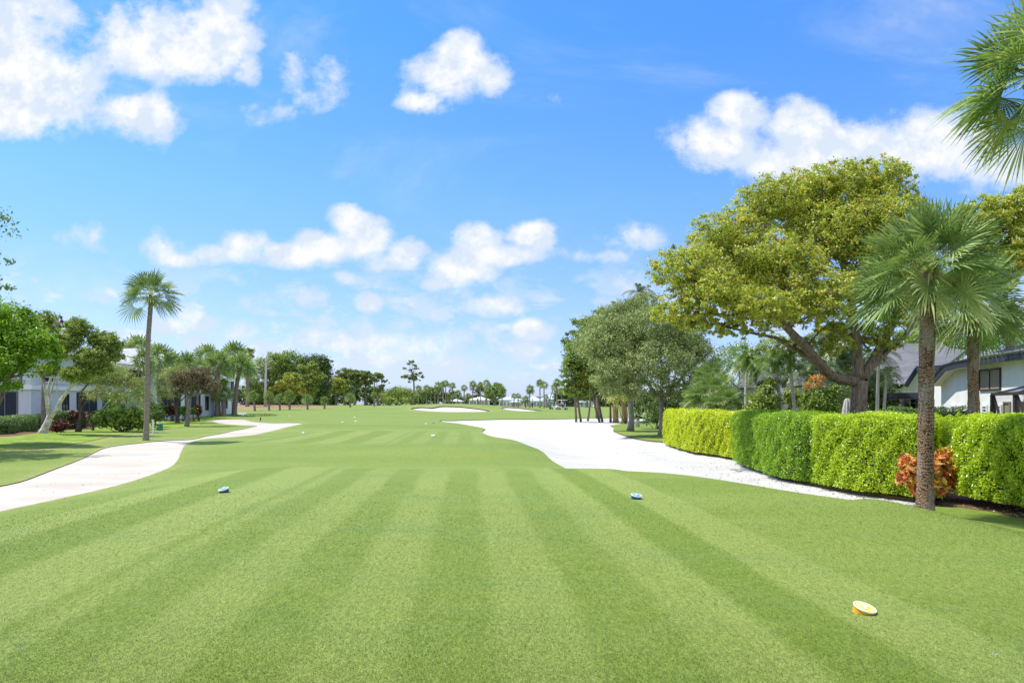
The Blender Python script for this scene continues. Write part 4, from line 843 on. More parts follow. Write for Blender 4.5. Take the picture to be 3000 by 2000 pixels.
shrub('glossy_bush', 'tall glossy dark bush with yellow tips behind the dark green hedge', 'shrub', [(2250,1165,45,38,27,1), (2235,1200,50,25,27,1), (2265,1130,22,22,27,.8)], .13, 3600, M['leaf_olive'], 101, ncl=90)
shrub('red_tipped_bush', 'bush with orange-red new leaves under the great tree\'s left limb', 'shrub', [(2395,1112,26,16,28,1), (2375,1128,20,14,28,.8)], .09, 420, M['leaf_croton'], 102, ncl=60)
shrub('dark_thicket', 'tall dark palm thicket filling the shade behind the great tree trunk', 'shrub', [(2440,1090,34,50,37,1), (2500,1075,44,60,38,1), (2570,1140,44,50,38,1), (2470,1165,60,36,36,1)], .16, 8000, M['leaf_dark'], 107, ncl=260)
shrub('garden_bush', 'dark green rounded bush left of the great tree trunk', 'shrub', [(2400,1180,50,42,28,1), (2440,1170,30,40,28,.8)], .12, 4200, M['leaf_mid'], 103, ncl=90)
shrub('garden_bush', 'olive bush between the glossy bush and the pale palm trunks', 'shrub', [(2320,1170,28,32,29,1)], .11, 1200, M['leaf_olive'], 104, ncl=40)
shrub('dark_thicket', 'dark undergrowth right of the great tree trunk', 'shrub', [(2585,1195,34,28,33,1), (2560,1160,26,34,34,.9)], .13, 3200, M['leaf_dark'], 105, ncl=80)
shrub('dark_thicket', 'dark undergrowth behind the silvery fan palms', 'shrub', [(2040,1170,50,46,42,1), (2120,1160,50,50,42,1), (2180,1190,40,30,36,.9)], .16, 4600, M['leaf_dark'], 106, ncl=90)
hedge('hedge', 'dark green hedge beyond the patio, seen just over the lime hedge', [(15.0, 27.5), (16.2, 26.2), (17.6, 25.8)], .9, 1.44, .07, 500, M['leaf_hedge'], seed=15, side=-1)
for i, (x, y, r_, Y, mk, lab) in enumerate(((2830, 985, 80, 60, 'leaf_mid', 'leafy green tree behind the dark roofs, right of the nearest palm'), (2960, 975, 90, 62, 'leaf_bright', 'bright leafy tree behind the house at the right edge'), (2700, 980, 70, 58, 'leaf_mid', 'tree behind the dark roofs at the nearest palm trunk'), (2280, 1025, 70, 64, 'leaf_olive', 'olive tree closing the gap under the great tree crown'), (2400, 1020, 80, 62, 'leaf_dark', 'dark tree behind the houses seen under the great crown'), (2165, 1045, 75, 66, 'leaf_mid', 'mid-green tree filling the gap right of the big oak'))):
    tree('garden_tree', lab, 'tree', B(x, Y), [(x, y, r_, r_ * .6, Y, 1), (x - r_ * .6, y + 40, r_ * .6, r_ * .5, Y, 1), (x + r_ * .6, y + 45, r_ * .6, r_ * .5, Y, 1)], .2, 5200, M[mk], M['bark_brown'], r0=.25, r1=.18, ncl=130, seed=110 + i, group='trees behind the right-hand houses')
# closed parasol
ub = empty('patio_umbrella', B(2483, 27.0), 'closed grey patio umbrella standing left of the great tree trunk', 'umbrella')
z0 = P(2483, 1170, 27)[2] - ub.location.z
MB().lathe([(.03, 0), (.03, z0)], n=10).build('pole', M['steel'], ub)
mb = MB(); prof = [(.05, z0 + .05), (.09, z0 - .02), (.13, z0 - .25), (.17, z0 - .6), (.16, z0 - 1.0), (.19, z0 - 1.15)]
a = np.linspace(0, 2 * np.pi, 32, endpoint=False); V = np.concatenate([np.stack([r * (1 + .28 * np.sin(8 * a)) * np.cos(a), r * (1 + .28 * np.sin(8 * a)) * np.sin(a), np.full(32, h)], 1) for r, h in prof]); i_ = np.arange(32)
mb.add(V, [np.stack([k*32+i_, k*32+(i_+1) % 32, (k+1)*32+(i_+1) % 32, (k+1)*32+i_], 1) for k in range(len(prof) - 1)]).build('folded_canopy', M['umbrella_cloth'], ub, smooth=True)

# ---------------------------------------------------------------- houses behind the hedge
def wall_poly(pts, th, mat, name, par, o):
    """vertical polygon (list of 3D points) thickened away from the camera"""
    mb = MB(); p = [Vector(q) - Vector(o) for q in pts]; nr = (p[1] - p[0]).cross(p[2] - p[0]).normalized()
    if nr.dot(p[0] + Vector(o) - Vector((0, 0, CH))) < 0: nr = -nr
    q = [a + nr * th for a in p]; n = len(p)
    mb.add([tuple(a) for a in p + q], [np.array([[i, (i+1) % n, n + (i+1) % n, n + i] for i in range(n)])]); mb.f += [np.array([list(range(n))]), np.array([list(range(n, 2*n))])]
    return mb.build(name, mat, par)
def hip_roof(mb, x0, x1, y0, y1, ze, zr, ov=.6, th=.18, axis='y'):
    x0 -= ov; x1 += ov; y0 -= ov; y1 += ov; 
    if axis == 'y': h = (x1 - x0) / 2; r0, r1 = ((x0+x1)/2, y0 + h, zr), ((x0+x1)/2, max(y0 + h + .1, y1 - h), zr)
    else: h = (y1 - y0) / 2; r0, r1 = (x0 + h, (y0+y1)/2, zr), (max(x0 + h + .1, x1 - h), (y0+y1)/2, zr)
    c = [(x0,y0,ze),(x1,y0,ze),(x1,y1,ze),(x0,y1,ze)]
    F_ = [(c[0],c[1],r0),(c[1],c[2],r1,r0),(c[2],c[3],r1),(c[3],c[0],r0,r1)] if axis == 'y' else [(c[0],c[1],r1,r0),(c[1],c[2],r1),(c[2],c[3],r0,r1),(c[3],c[0],r0)]
    for f in F_: mb.slab(f, th)
def fascia(mb, x0, x1, y0, y1, ze, ov=.6, h=.24, th=.06):
    x0 -= ov; x1 += ov; y0 -= ov; y1 += ov; z = ze - h/2 + .03
    mb.box(((x0+x1)/2, y0, z), (x1-x0+th, th, h)); mb.box(((x0+x1)/2, y1, z), (x1-x0+th, th, h)); mb.box((x0, (y0+y1)/2, z), (th, y1-y0-th, h)); mb.box((x1, (y0+y1)/2, z), (th, y1-y0-th, h))
def window(par, c, w_, h_, face, frame=.06, mat='trim_white', pane='glass', mull=1, bars=0, name='window'):
    """face: unit (nx,ny) direction the window looks to; c in parent space"""
    rz = math.atan2(face[1], face[0]) + math.pi/2; t = np.array([math.cos(rz), math.sin(rz), 0]); nn = np.array([face[0], face[1], 0]); c = np.array(c, float) + nn * .03
    mb = MB()
    for s_ in (-1, 1): mb.box(c + t * s_ * (w_/2), (frame, .08, h_ + frame), rz); mb.box(c + np.array([0, 0, s_ * h_/2]), (w_ - frame, .075, frame), rz)
    for k in range(mull): mb.box(c + t * w_ * ((k + 1) / (mull + 1) - .5), (frame * .7, .05, h_ - frame), rz)
    for k in range(bars): mb.box(c + np.array([0, 0, h_ * ((k + 1) / (bars + 1) - .5)]), (w_ - frame, .04, frame * .5), rz)
    f = mb.build(name, M[mat], par)
    MB().box(c - nn * .022, (w_ - frame, .02, h_ - frame), rz).build('pane', M[pane], f); return f
# white house at the right edge
o = B(2900, 31); H = empty('white_house', o, 'white stucco house with dark tiled roof and brown-shuttered high window at right', 'house'); o = Vector(o)
A_ = P(2757, 1183, 36); Bp = P(3080, 1183, 25.5); zb = -.6
wd = unit(np.array([Bp[0]-A_[0], Bp[1]-A_[1]])); wn = np.array([-wd[1], wd[0]]); wn = wn if wn[0] < 0 else -wn
def onw(px, py):       # point of the house front plane seen at a photo pixel
    r = (px - 1500) / F; den = wd[1] * r - wd[0]; tt_ = (A_[0] - r * A_[1]) / den; Y = A_[1] + wd[1] * tt_; return (A_[0] + wd[0] * tt_, Y, CH - (py - HY) / F * Y)
eave = [onw(2757, 1128), onw(2800, 1082), onw(2838, 1072), onw(2905, 1062), onw(3075, 1040)]
wall_poly([(eave[0][0], eave[0][1], zb)] + eave + [(eave[-1][0], eave[-1][1], zb)], .25, M['stucco_white'], 'wall', H, o)
mb = MB(); mb.box((eave[-1][0] + 7.5 - o.x, 28.5 - o.y, 1.2 - o.z), (9, 6, 3.6)).build('wall', M['stucco_white'], H)
out3 = lambda p, d, dz=0: (p[0] + wn[0]*d - o.x, p[1] + wn[1]*d - o.y, p[2] + dz - o.z)
mf = MB(); ms = MB(); mr = MB()
for a_, b_ in zip(eave[:-1], eave[1:]):
    mf.beam(out3(a_, .50, .04), out3(b_, .50, .04), .07, .27); ms.add([out3(a_, 0, -.05), out3(b_, 0, -.05), out3(b_, .49, -.06), out3(a_, .49, -.06)], [[(0, 1, 2, 3)]])
ridge = (eave[3][0] + 4.2 - o.x, eave[3][1] + 1.0 - o.y, eave[3][2] + 1.35 - o.z); rid2 = (ridge[0] + 4.5, ridge[1] - 5, ridge[2] + .3)
pe = [out3(p_, .56, .15) for p_ in eave]
for q in (((pe[0]), (pe[1]), (ridge[0] - .3, ridge[1] + 3.5, ridge[2] - .35)), (pe[1], pe[2], ridge), (pe[2], pe[3], ridge), (pe[3], pe[4], rid2, ridge), (pe[1], ridge, (ridge[0] - .3, ridge[1] + 3.5, ridge[2] - .35))):
    mr.slab(q[::1], .10)
mr.build('roof', M['tile_dark'], H); mf.build('fascia', M['fascia_dark'], H); ms.build('soffit', M['soffit'], H)
fc = (wn[0], wn[1])
def wwin(xa, xb, ya, yb, **k):
    a_ = np.array(onw(xa, ya)); b_ = np.array(onw(xb, yb)); c_ = (a_ + b_) / 2 - np.array(o); return window(H, c_, np.hypot(*(b_ - a_)[:2]), abs(a_[2] - b_[2]), fc, **k)
wwin(2872, 2933, 1085, 1140, mat='frame_dark', pane='shutter', mull=1)
for xa, xb in ((2789, 2802), (2808, 2821), (2881, 2894), (2903, 2917), (2924, 2936)): wwin(xa, xb, 1188, 1235, mat='trim_white', bars=4, mull=0, frame=.09)
wwin(2944, 2962, 1178, 1240, mat='shutter', pane='shutter', mull=0, name='door')
wwin(2978, 3040, 1178, 1240, mat='shutter', pane='shutter', mull=1, name='door')
lp = Vector(onw(2769, 1204)) + Vector((wn[0] * .15, wn[1] * .15, 0)); E = empty('wall_lantern', lp, 'black square lantern on the white house wall, left of its narrow windows', 'lamp')
mb = MB(); mb.box((0, 0, .17), (.26, .26, .05)).box((0, 0, .21), (.14, .14, .05)).box((0, 0, -.16), (.24, .24, .04))
for sx in (-1, 1):
    for sy in (-1, 1): mb.box((sx*.11, sy*.11, 0), (.025, .025, .3))
mb.box((.11, .03, .22), (.2, .04, .04)).build('frame', M['black'], E); MB().box((0, 0, 0), (.17, .17, .27)).build('glass_panes', plainmat('lantern_glass', (.45, .46, .45), .2), E)
# screened pool cage
o = Vector(B(2950, 22)); C_ = empty('pool_enclosure', o, 'dark-framed screened pool enclosure with sloping roof at the right edge', 'pool enclosure')
c1 = Vector(P(2908, 1155, 22.5)); c2 = Vector(P(2975, 1155, 20.5)); c3 = Vector(P(3080, 1150, 17.8)); zt = c1.z; c2.z = zt; c3.z = zt; gb = -.5
d_ = (Vector((c1.x, c1.y, 0)) - Vector((c3.x, c3.y, 0))).normalized(); n_ = Vector((d_.y, -d_.x, 0)); n_ = n_ if n_.x > 0 else -n_
mb = MB()
for c in (c1, c2, c3): mb.beam((c.x-o.x, c.y-o.y, gb-o.z), (c.x-o.x, c.y-o.y, zt-o.z), .10)
mb.beam(c1-o, c3-o, .10, .09)
for a_, b_ in ((c1, c2), (c2, c3)):
    bb = Vector((b_.x, b_.y, gb)); mb.beam(a_ - o + n_*.02, bb - o + n_*.02, .06); m_ = (a_*.45 + bb*.55); mb.beam(Vector((a_.x, a_.y, zt-.1)) - o + n_*.03, (a_.x*.6+bb.x*.4-o.x, a_.y*.6+bb.y*.4-o.y, gb-o.z), .05)
up_ = [c + n_*2.1 + Vector((0, 0, .62)) for c in (c1, c2, c3)]
up_[0] = up_[0] + (c3 - c1) * .12
for a_, b_ in zip((c1, c2, c3), up_): mb.beam(a_-o, b_-o, .07)
mb.beam(up_[0]-o, up_[2]-o, .07); far_ = [u + n_*2 for u in up_]
for a_, b_ in zip(up_, far_): mb.beam(a_-o, b_-o, .07)
mb.build('frame', M['frame_dark'], C_)
m2 = MB(); m2.add([tuple(c1-o), tuple(c3-o), tuple(up_[2]-o), tuple(up_[0]-o)], [[(0,1,2,3)]]); m2.build('roof_screen', M['screen_blue'], C_)
m2 = MB(); m2.add([tuple(c1-o), tuple(c3-o), (c3.x-o.x, c3.y-o.y, gb-o.z), (c1.x-o.x, c1.y-o.y, gb-o.z)], [[(0,1,2,3)]]); m2.build('wall_screen', M['screen_thin'], C_)
# middle white house with the covered patio
o = Vector(B(2690, 44)); H2 = empty('white_house', o, 'white house with layered dark roofs and covered patio left of the nearest palm', 'house')
R_ = lambda px, py, Y: tuple(Vector(P(px, py, Y)) - o)
wall_poly([P(2655,1230,42), P(2652,1128,42), P(2684,1082,42), P(2690,1082,42), P(2690,1230,42)], .2, M['stucco_white'], 'wall', H2, (0,0,0) if False else o)
wall_poly([P(2689,1230,41.7), P(2689,1084,41.7), P(2765,1078,38), P(2765,1230,38)], .2, M['stucco_white'], 'wall', H2, o)
wall_poly([P(2560,1230,46), P(2560,1128,46), P(2660,1128,44), P(2660,1230,44)], .2, M['stucco_white'], 'wall', H2, o)
mb = MB(); mb.slab([R_(2600,1125,43), R_(2655,1128,41), R_(2686,1080,41), R_(2700,1050,45), R_(2640,1075,46)], .12)
mb.slab([R_(2684,1078,41), R_(2775,1075,37.5), R_(2830,1030,43), R_(2800,1026,45), R_(2700,1048,46)], .12)
mb.slab([R_(2530,1095,52), R_(2700,1068,50), R_(2815,1042,50), R_(2755,1008,56), R_(2620,1012,57)], .15)
mb.slab([R_(2545,1128,45.5), R_(2652,1126,43.5), R_(2640,1080,47), R_(2560,1095,48)], .12)
mb.build('roof', M['tile_dark'], H2)
MB().beam(R_(2653,1131,40.9), R_(2685,1082,40.9), .1, .26).build('fascia', M['fascia_dark'], H2); mb = MB(); mb.beam(R_(2685,1083,40.9), R_(2776,1079,37.4), .08, .26); MB().beam(R_(2545,1132,45.4), R_(2652,1131,43.4), .08, .26).build('fascia', M['fascia_dark'], H2)
mb.build('fascia', M['fascia_dark'], H2)
mb = MB(); mb.slab([R_(2590,1163,33), R_(2712,1163,31), R_(2712,1158,34.5), R_(2590,1158,36.5)], .12); mb.beam(R_(2590,1160,32.9), R_(2712,1159,30.9), .06, .30); pr = mb.build('patio_roof', M['fascia_dark'], H2)
for x_, Y_ in ((2687, 31.5), (2710, 31.2), (2596, 33)): MB().beam((*R_(x_, 1165, Y_)[:2], -.6 - o.z), R_(x_, 1165, Y_), .13).build('patio_post', M['fascia_dark'], H2)
wall_poly([P(2590,1235,36.4), P(2590,1162,36.4), P(2712,1162,34.6), P(2712,1235,34.6)], .15, M['stucco_cream'], 'wall', H2, o)
window(H2, R_(2665, 1205, 35.1), .9, 1.3, (-.25, -.97), mat='trim_white', mull=1); window(H2, R_(2612, 1200, 35.9), .6, .9, (-.25, -.97), mat='frame_dark', mull=0)
window(H2, R_(2700, 1205, 34.6), .5, 1.3, (-.25, -.97), mat='trim_white', mull=0)
fz = Vector(P(2631, 1178, 33.4)); E = empty('ceiling_fan', fz, 'ceiling fan with pale blades hanging under the covered patio', 'fan')
MB().lathe([(.02, .22), (.02, .1), (.09, .08), (.11, 0), (.07, -.07)], n=12).build('motor', M['black'], E, smooth=True)
for k in range(5):
    a = k * 2*math.pi/5 + .3; MB().slab([(.1*math.cos(a-.3), .1*math.sin(a-.3), 0), (.1*math.cos(a+.3), .1*math.sin(a+.3), 0), (.75*math.cos(a+.10), .75*math.sin(a+.10), -.02), (.75*math.cos(a-.10), .75*math.sin(a-.10), -.03)], .012).build('blade', M['beige_cloth'], E)
# houses glimpsed through the feather palms
def far_white(name, label, o, parts):
    o = Vector(o); H_ = empty(name, o, label, 'house')
    for kind, pts, Y, *mm in parts:
        q = [P(a, b, Y if not isinstance(Y, tuple) else Y[0] + (Y[1] - Y[0]) * (a - pts[0][0]) / max(1, (pts[1][0] - pts[0][0]))) for a, b in pts]
        if kind == 'wall': wall_poly(q, .3, M[mm[0] if mm else 'stucco_white'], 'wall', H_, o)
        elif kind == 'roof':
            q = [(a, b + (2.5 if i >= len(q)/2 else 0), c) for i, (a, b, c) in enumerate(q)]; q = [(P(px_, py_, q[i][1])) for i, (px_, py_) in enumerate(pts)]
            MB().slab([tuple(Vector(a) - o) for a in q], .12).build('roof', M[mm[0] if mm else 'tile_dark'], H_)
        elif kind == 'fascia': MB().beam(Vector(q[0]) - o, Vector(q[1]) - o, .08, .28).build('fascia', M['fascia_dark'], H_)
        elif kind == 'win': window(H_, tuple((Vector(q[0]) + Vector(q[1])) / 2 - o), abs(q[1][0] - q[0][0]), abs(q[1][2] - q[0][2]), (0, -1), mat='frame_dark', mull=1)
    return H_
far_white('white_house', 'white house with dark roof glimpsed between the pale feather palm trunks', B(2340, 43), [
 ('wall', [(2310,1235),(2420,1235),(2420,1076),(2345,1076),(2330,1090)], 43), ('wall', [(2288,1235),(2336,1235),(2336,1095),(2325,1098),(2290,1136)], 41), ('roof', [(2325,1076),(2440,1070),(2420,1048),(2335,1052)], 42), ('fascia', [(2325,1078),(2440,1072)], 41.9), ('roof', [(2320,1136),(2420,1132),(2400,1095),(2340,1100)], 40), ('fascia', [(2286,1137),(2328,1092)], 40.6)])
far_white('white_house', 'white gabled house with dark roof behind the glossy bush', B(2245, 40), [
 ('wall', [(2216,1240),(2290,1240),(2290,1120),(2228,1120),(2216,1142)], 40), ('roof', [(2215,1122),(2292,1122),(2280,1078),(2222,1080)], 39), ('fascia', [(2214,1146),(2230,1118)], 38.9), ('fascia', [(2230,1120),(2292,1120)], 38.9), ('roof', [(2160,1140),(2216,1142),(2212,1100),(2170,1102)], 42), ('wall', [(2140,1240),(2216,1240),(2216,1138),(2140,1134)], 43.5, 'stucco_grey'), ('roof', [(2200,1165),(2330,1160),(2325,1140),(2215,1145)], 36)])
#PART4
# ================================================================ left side
# townhouses: stepped white blocks running away from the camera
def block(label, x0, x1, y0, y1, ze, zr, seed, sid=True, g='row of townhouses on the left', zf=None):
    """x1: face towards the fairway; y0: face towards the camera"""
    zg_ = gz(x1, y0) - .2; o = Vector((x1, y0, zg_)); H_ = empty('townhouse', o, label, 'house', g); zf = zf or 3.4
    L = lambda x, y, z: (x - o.x, y - o.y, z - o.z)
    MB().box(L((x0+x1)/2, (y0+y1)/2, zg_ + zf/2), (x1-x0, y1-y0, zf)).build('wall', M['stucco_grey'] if seed % 2 else M['stucco_white'], H_)
    MB().box(L((x0+x1)/2 , (y0+y1)/2, (zg_ + zf + ze)/2 + .12), (x1-x0-.3, y1-y0-.3, ze - zg_ - zf - .24)).build('siding', M['board_white'], H_)
    MB().box(L((x0+x1)/2, (y0+y1)/2, zg_ + zf + .06), (x1-x0+.3, y1-y0+.3, .36)).build('storey_band', M['trim_white'], H_)
    mr = MB(); hip_roof(mr, x0-o.x, x1-o.x, y0-o.y, y1-o.y, ze-o.z, zr-o.z, .7, .12, 'y' if (y1-y0) > (x1-x0) else 'x'); mr.build('roof', M['tile_light'], H_)
    mf = MB(); fascia(mf, x0-o.x, x1-o.x, y0-o.y, y1-o.y, ze-o.z, .68, .34); mf.build('fascia', M['trim_white'], H_)
    return H_, L, zg_
H_, L, zg_ = block('nearest townhouse with dark screened porches, half behind the bright green edge tree', -56, -39.62, 54.9, 58.5, 6.1, 8.5, 2)
def porch(H_, L, x0, x1, y, z0, z1, nm=4, face='cam', door=None):
    """dark screened porch opening with slim posts"""
    mb = MB(); ms = MB()
    if face == 'cam':
        ms.box(L((x0+x1)/2, y - .04, (z0+z1)/2), (x1-x0, .05, z1-z0))
        for k in range(nm + 1): mb.box(L(x0 + (x1-x0)*k/nm, y - .08, (z0+z1)/2), (.06, .06, z1-z0))
        mb.box(L((x0+x1)/2, y - .085, z0 + .45), (x1-x0, .05, .06)); mb.box(L((x0+x1)/2, y - .085, z1 - .03), (x1-x0, .05, .06))
    else:
        ms.box(L(x0 + .04, (y[0]+y[1])/2, (z0+z1)/2), (.05, y[1]-y[0], z1-z0))
        for k in range(nm + 1): mb.box(L(x0 + .08, y[0] + (y[1]-y[0])*k/nm, (z0+z1)/2), (.06, .06, z1-z0))
        mb.box(L(x0 + .085, (y[0]+y[1])/2, z0 + .45), (.05, y[1]-y[0], .06)); mb.box(L(x0 + .085, (y[0]+y[1])/2, z1 - .03), (.05, y[1]-y[0], .06))
    s_ = ms.build('porch_screen', M['screen_solid'], H_); mb.build('porch_frame', M['porch_metal'], s_)
M['screen_solid'] = plainmat('porch_screen', (.020, .026, .045), .7, .2, 2); M['porch_metal'] = plainmat('porch_metal', (.16, .18, .22), .5)
porch(H_, L, -46.5, -39.75, 54.9, zg_ + .7, zg_ + 3.15, 7); porch(H_, L, -46.5, -40.4, 55.0, zg_ + 3.95, zg_ + 6.1, 5)
H_, L, zg_ = block('townhouse corner block with two tall narrow windows, behind the pale forked tree', -39.55, -38.6, 54.8, 60.5, 6.1, 6.6, 3)
for yy in (56.6, 59.0): window(H_, L(-38.6, yy, zg_ + 2.1), .80, 1.7, (1, 0), mat='frame_dark', mull=1, frame=.08)
porch(H_, L, -38.75, 0, (56.3, 57.6), zg_ + 3.95, zg_ + 5.5, 2, 'side')
MB().box(L(-38.55, 57.8, zg_ + 4.35), (.06, 4.0, .06)).box(L(-38.55, 57.8, zg_ + 3.95), (.06, 4.0, .06)).build('balcony_rail', M['trim_white'], H_)
H_, L, zg_ = block('second townhouse set back behind the red-flowering tree, dark porches below', -56, -39.6, 61, 70.5, 5.5, 7.2, 5)
porch(H_, L, -39.6, 0, (61.3, 65.0), zg_ + .6, zg_ + 3.1, 3, 'side'); porch(H_, L, -39.6, 0, (66.0, 70.0), zg_ + .6, zg_ + 3.1, 3, 'side'); porch(H_, L, -39.75, 0, (62.0, 69.0), zg_ + 3.9, zg_ + 5.4, 4, 'side')
H_, L, zg_ = block('third townhouse whose pale tiled eave shows left of the tall lone palm', -54, -38.2, 72.5, 80, 5.5, 7.7, 4)
porch(H_, L, -43.5, -38.5, 72.5, zg_ + 3.9, zg_ + 5.3, 3); porch(H_, L, -38.2, 0, (74, 78.5), zg_ + .6, zg_ + 3.1, 3, 'side'); window(H_, L(-45, 72.4, zg_ + 4.8), 1.2, 1.0, (0, -1), mat='frame_dark')
H_, L, zg_ = block('fourth townhouse with a long pale roof slope right of the tall lone palm', -56, -39.8, 82.5, 91.5, 5.2, 7.0, 7)
porch(H_, L, -39.8, 0, (83.5, 87), zg_ + .6, zg_ + 3.1, 2, 'side'); window(H_, L(-39.8, 89, zg_ + 2.0), .9, 1.8, (1, 0), mat='frame_dark')
H_, L, zg_ = block('last townhouse in the row, its white end wall beside the dark-crowned tree', -54, -41.5, 93.5, 101, 5.2, 6.6, 6)
window(H_, L(-41.5, 96, zg_ + 2.0), .9, 1.8, (1, 0), mat='frame_dark'); window(H_, L(-41.5, 99, zg_ + 2.0), .9, 1.8, (1, 0), mat='frame_dark')
# lone tall palm
palm('cabbage_palm', 'tall lone fan palm beside the cart path on the left', 'palm tree', B(427, 36.5), P(443, 872, 36.5), 'mid', 1.12, .135, .115, 'palm_bark_far', boots=.42, seed=120, sides=16, nseg=40, rot=1.1, wob=.04, bulge=.04, boot_n=70)
# pale forked tree
Yw = 40.0; bw = B(122, Yw)
tree('gumbo_limbo_tree', 'pale-barked forked tree leaning right on the left lawn, olive crown', 'tree', bw,
 [(230,960,38,30,40,1), (195,1000,42,30,39.5,1), (300,1000,40,34,40.5,1), (330,1040,30,26,40.5,.9), (265,1045,50,30,39.5,1), (140,1080,36,22,39.5,.8), (225,1095,50,22,39,.8), (160,1030,34,24,40,.8), (290,1080,40,20,40,.7), (330,1010,28,24,41,.8)],
 .13, 30000, M['leaf_olive'], M['bark_white'], fork=P(146,1216,Yw), r0=.22, r1=.17, ncl=900, seed=121, rc=.13, flat=.75, shell=.25, twigs=5, flare=1.25,
 limbs=[(L_([(144,1222,40),(138,1195,39.8),(135,1165,39.6),(128,1120,39.4),(112,1098,39.2),(105,1070,39)]), .10, .025), (L_([(146,1220,40),(145,1180,40),(140,1140,40),(150,1105,40),(165,1075,40),(175,1040,40.2)]), .11, .03), (L_([(146,1180,40),(152,1140,40.2),(160,1110,40.4),(170,1060,40.4),(180,1000,40.6)]), .06, .02),
        (L_([(148,1222,40),(165,1200,40),(180,1170,40),(205,1135,40),(235,1110,40),(262,1085,40.2),(300,1040,40.4)]), .14, .03), (L_([(172,1185,40),(168,1150,39.8),(166,1115,39.7),(172,1080,39.6)]), .05, .015), (L_([(205,1135,40),(215,1100,40.4),(230,1050,40.6),(235,990,40.8)]), .07, .02)])
# bright ficus at left edge and the off-frame tree that shades the lawn
tree('ficus_tree', 'bright glossy green tree at the left edge, its curved limb in front of the porches', 'tree', B(-35, 33), [(40,950,70,50,33,1), (-30,1000,90,70,33,1), (90,1010,60,45,32.5,1), (30,1060,60,40,32,1), (-60,920,80,50,34,1), (150,1040,32,32,32,.9), (130,1000,36,28,32,.8), (20,1110,38,34,32,.8), (60,1000,60,50,33,1), (165,1070,24,24,32,.6)],
 .14, 34000, M['leaf_bright'], M['bark_brown'], fork=P(-12,1190,33), r0=.22, r1=.15, ncl=480, seed=122, rc=.19, flat=.8, shell=.4, twigs=4,
 limbs=[(L_([(-12,1192,33),(5,1160,33),(8,1130,33),(25,1105,33),(45,1090,33),(60,1060,33)]), .13, .04), (L_([(-12,1192,33),(-40,1120,33),(-50,1040,33),(-40,980,33)]), .13, .04), (L_([(22,1108,33),(60,1098,32.8),(90,1075,32.6),(110,1040,32.4)]), .06, .02)])
tree('shade_tree', 'dark leafy tree mostly outside the left edge, a few twigs in view against the sky', 'tree', (-24.9, 27.5, gz(-24.9, 27.5)), [(-24.3,27.5,5.2,2.6,2.8,1.5,1), (-23.2,26.6,7.2,2.1,2.4,1.3,1), (-22.35,27.8,9.0,1.9,1.8,.7,1.2), (-22.2,28,7.7,1.6,1.2,.5,1.2), (-21.9,28.2,6.6,1.1,1.0,.35,1), (-25.5,29,7.5,2.6,2.5,1.8,1), (-22.6,26.4,5.3,1.5,2.0,.8,.9)], .15, 15000, M['leaf_mid'], M['bark_brown'], r0=.25, r1=.2, ncl=420, seed=123, rc=.15, pxl=False, shell=.3, fork=(-24.7, 27.5, 3.2))
shrub('croton_bush', 'dark red croton at the foot of the pale forked tree', 'shrub', [(175,1246,24,14,42.5,1), (160,1256,16,9,42.5,.7)], .17, 700, M['leaf_crotondark'], 124, ncl=40)
tree('garden_tree', 'dark tree crown behind the ficus, next to the two people on the roof', 'tree', B(130, 48), [(130,935,32,26,48,1), (100,960,34,26,48,1), (150,975,28,24,48,.8)], .16, 4200, M['leaf_olive'], M['bark_grey'], r0=.14, r1=.1, ncl=110, seed=125, rc=.2)
# bottlebrush trees
tree('bottlebrush_tree', 'weeping pale green tree with red flower spikes, left of the tall lone palm', 'tree', B(228, 47), [(265,1110,48,30,47,1), (320,1095,52,28,47,1), (370,1120,46,32,47,1), (410,1140,26,32,47,.8), (290,1150,40,24,46,.8), (345,1160,36,22,46,.7), (340,1085,40,16,48,.7)], .16, 11500, M['leaf_bottle'], M['bark_dark'], fork=P(240,1165,47), r0=.16, r1=.12, ncl=300, seed=126, rc=.2, flat=.9, droop=2.2, asp=.22, shell=.3,
 limbs=[(L_([(232,1205,47),(250,1180,47),(275,1165,47),(320,1150,47)]), .10, .03), (L_([(232,1200,47),(235,1150,47),(262,1120,47),(300,1100,47)]), .10, .03), (L_([(240,1165,47),(280,1140,47),(350,1120,47)]), .07, .02)])
tree('bottlebrush_tree', 'weeping tree with many red flowers right behind the tall lone palm', 'tree', B(520, 66), [(480,1120,36,34,66,1), (520,1095,40,28,66,1), (560,1120,34,30,66,1), (500,1150,36,20,65,.8), (470,1160,20,24,65,.6)], .2, 7000, M['leaf_bottle'], M['bark_dark'], r0=.18, r1=.13, ncl=210, seed=127, rc=.2, flat=.9, droop=2.2, asp=.25, shell=.3)
tree('dark_crowned_tree', 'small umbrella-shaped tree with sparse brown crown beside the far lawn', 'tree', B(547, 58), [(565,1120,44,26,58,1), (610,1125,34,26,58,1), (530,1110,34,26,58,1), (585,1095,40,20,58,.9), (625,1150,16,14,58,.5), (520,1140,20,20,58,.6)], .17, 7200, M['leaf_brown'], M['bark_grey'], fork=P(556,1165,58), r0=.19, r1=.15, ncl=240, seed=128, rc=.2, shell=.35, twigs=7, flare=1.25)
tree('dark_crowned_tree', 'thicker-trunked dark tree among the palm trunks, right of the small umbrella tree', 'tree', B(584, 92), [(600,1110,40,20,92,1), (570,1100,36,20,92,1), (640,1120,24,20,92,.7)], .26, 3800, M['leaf_olive'], M['bark_grey'], fork=P(580,1150,92), r0=.42, r1=.26, ncl=120, seed=129)
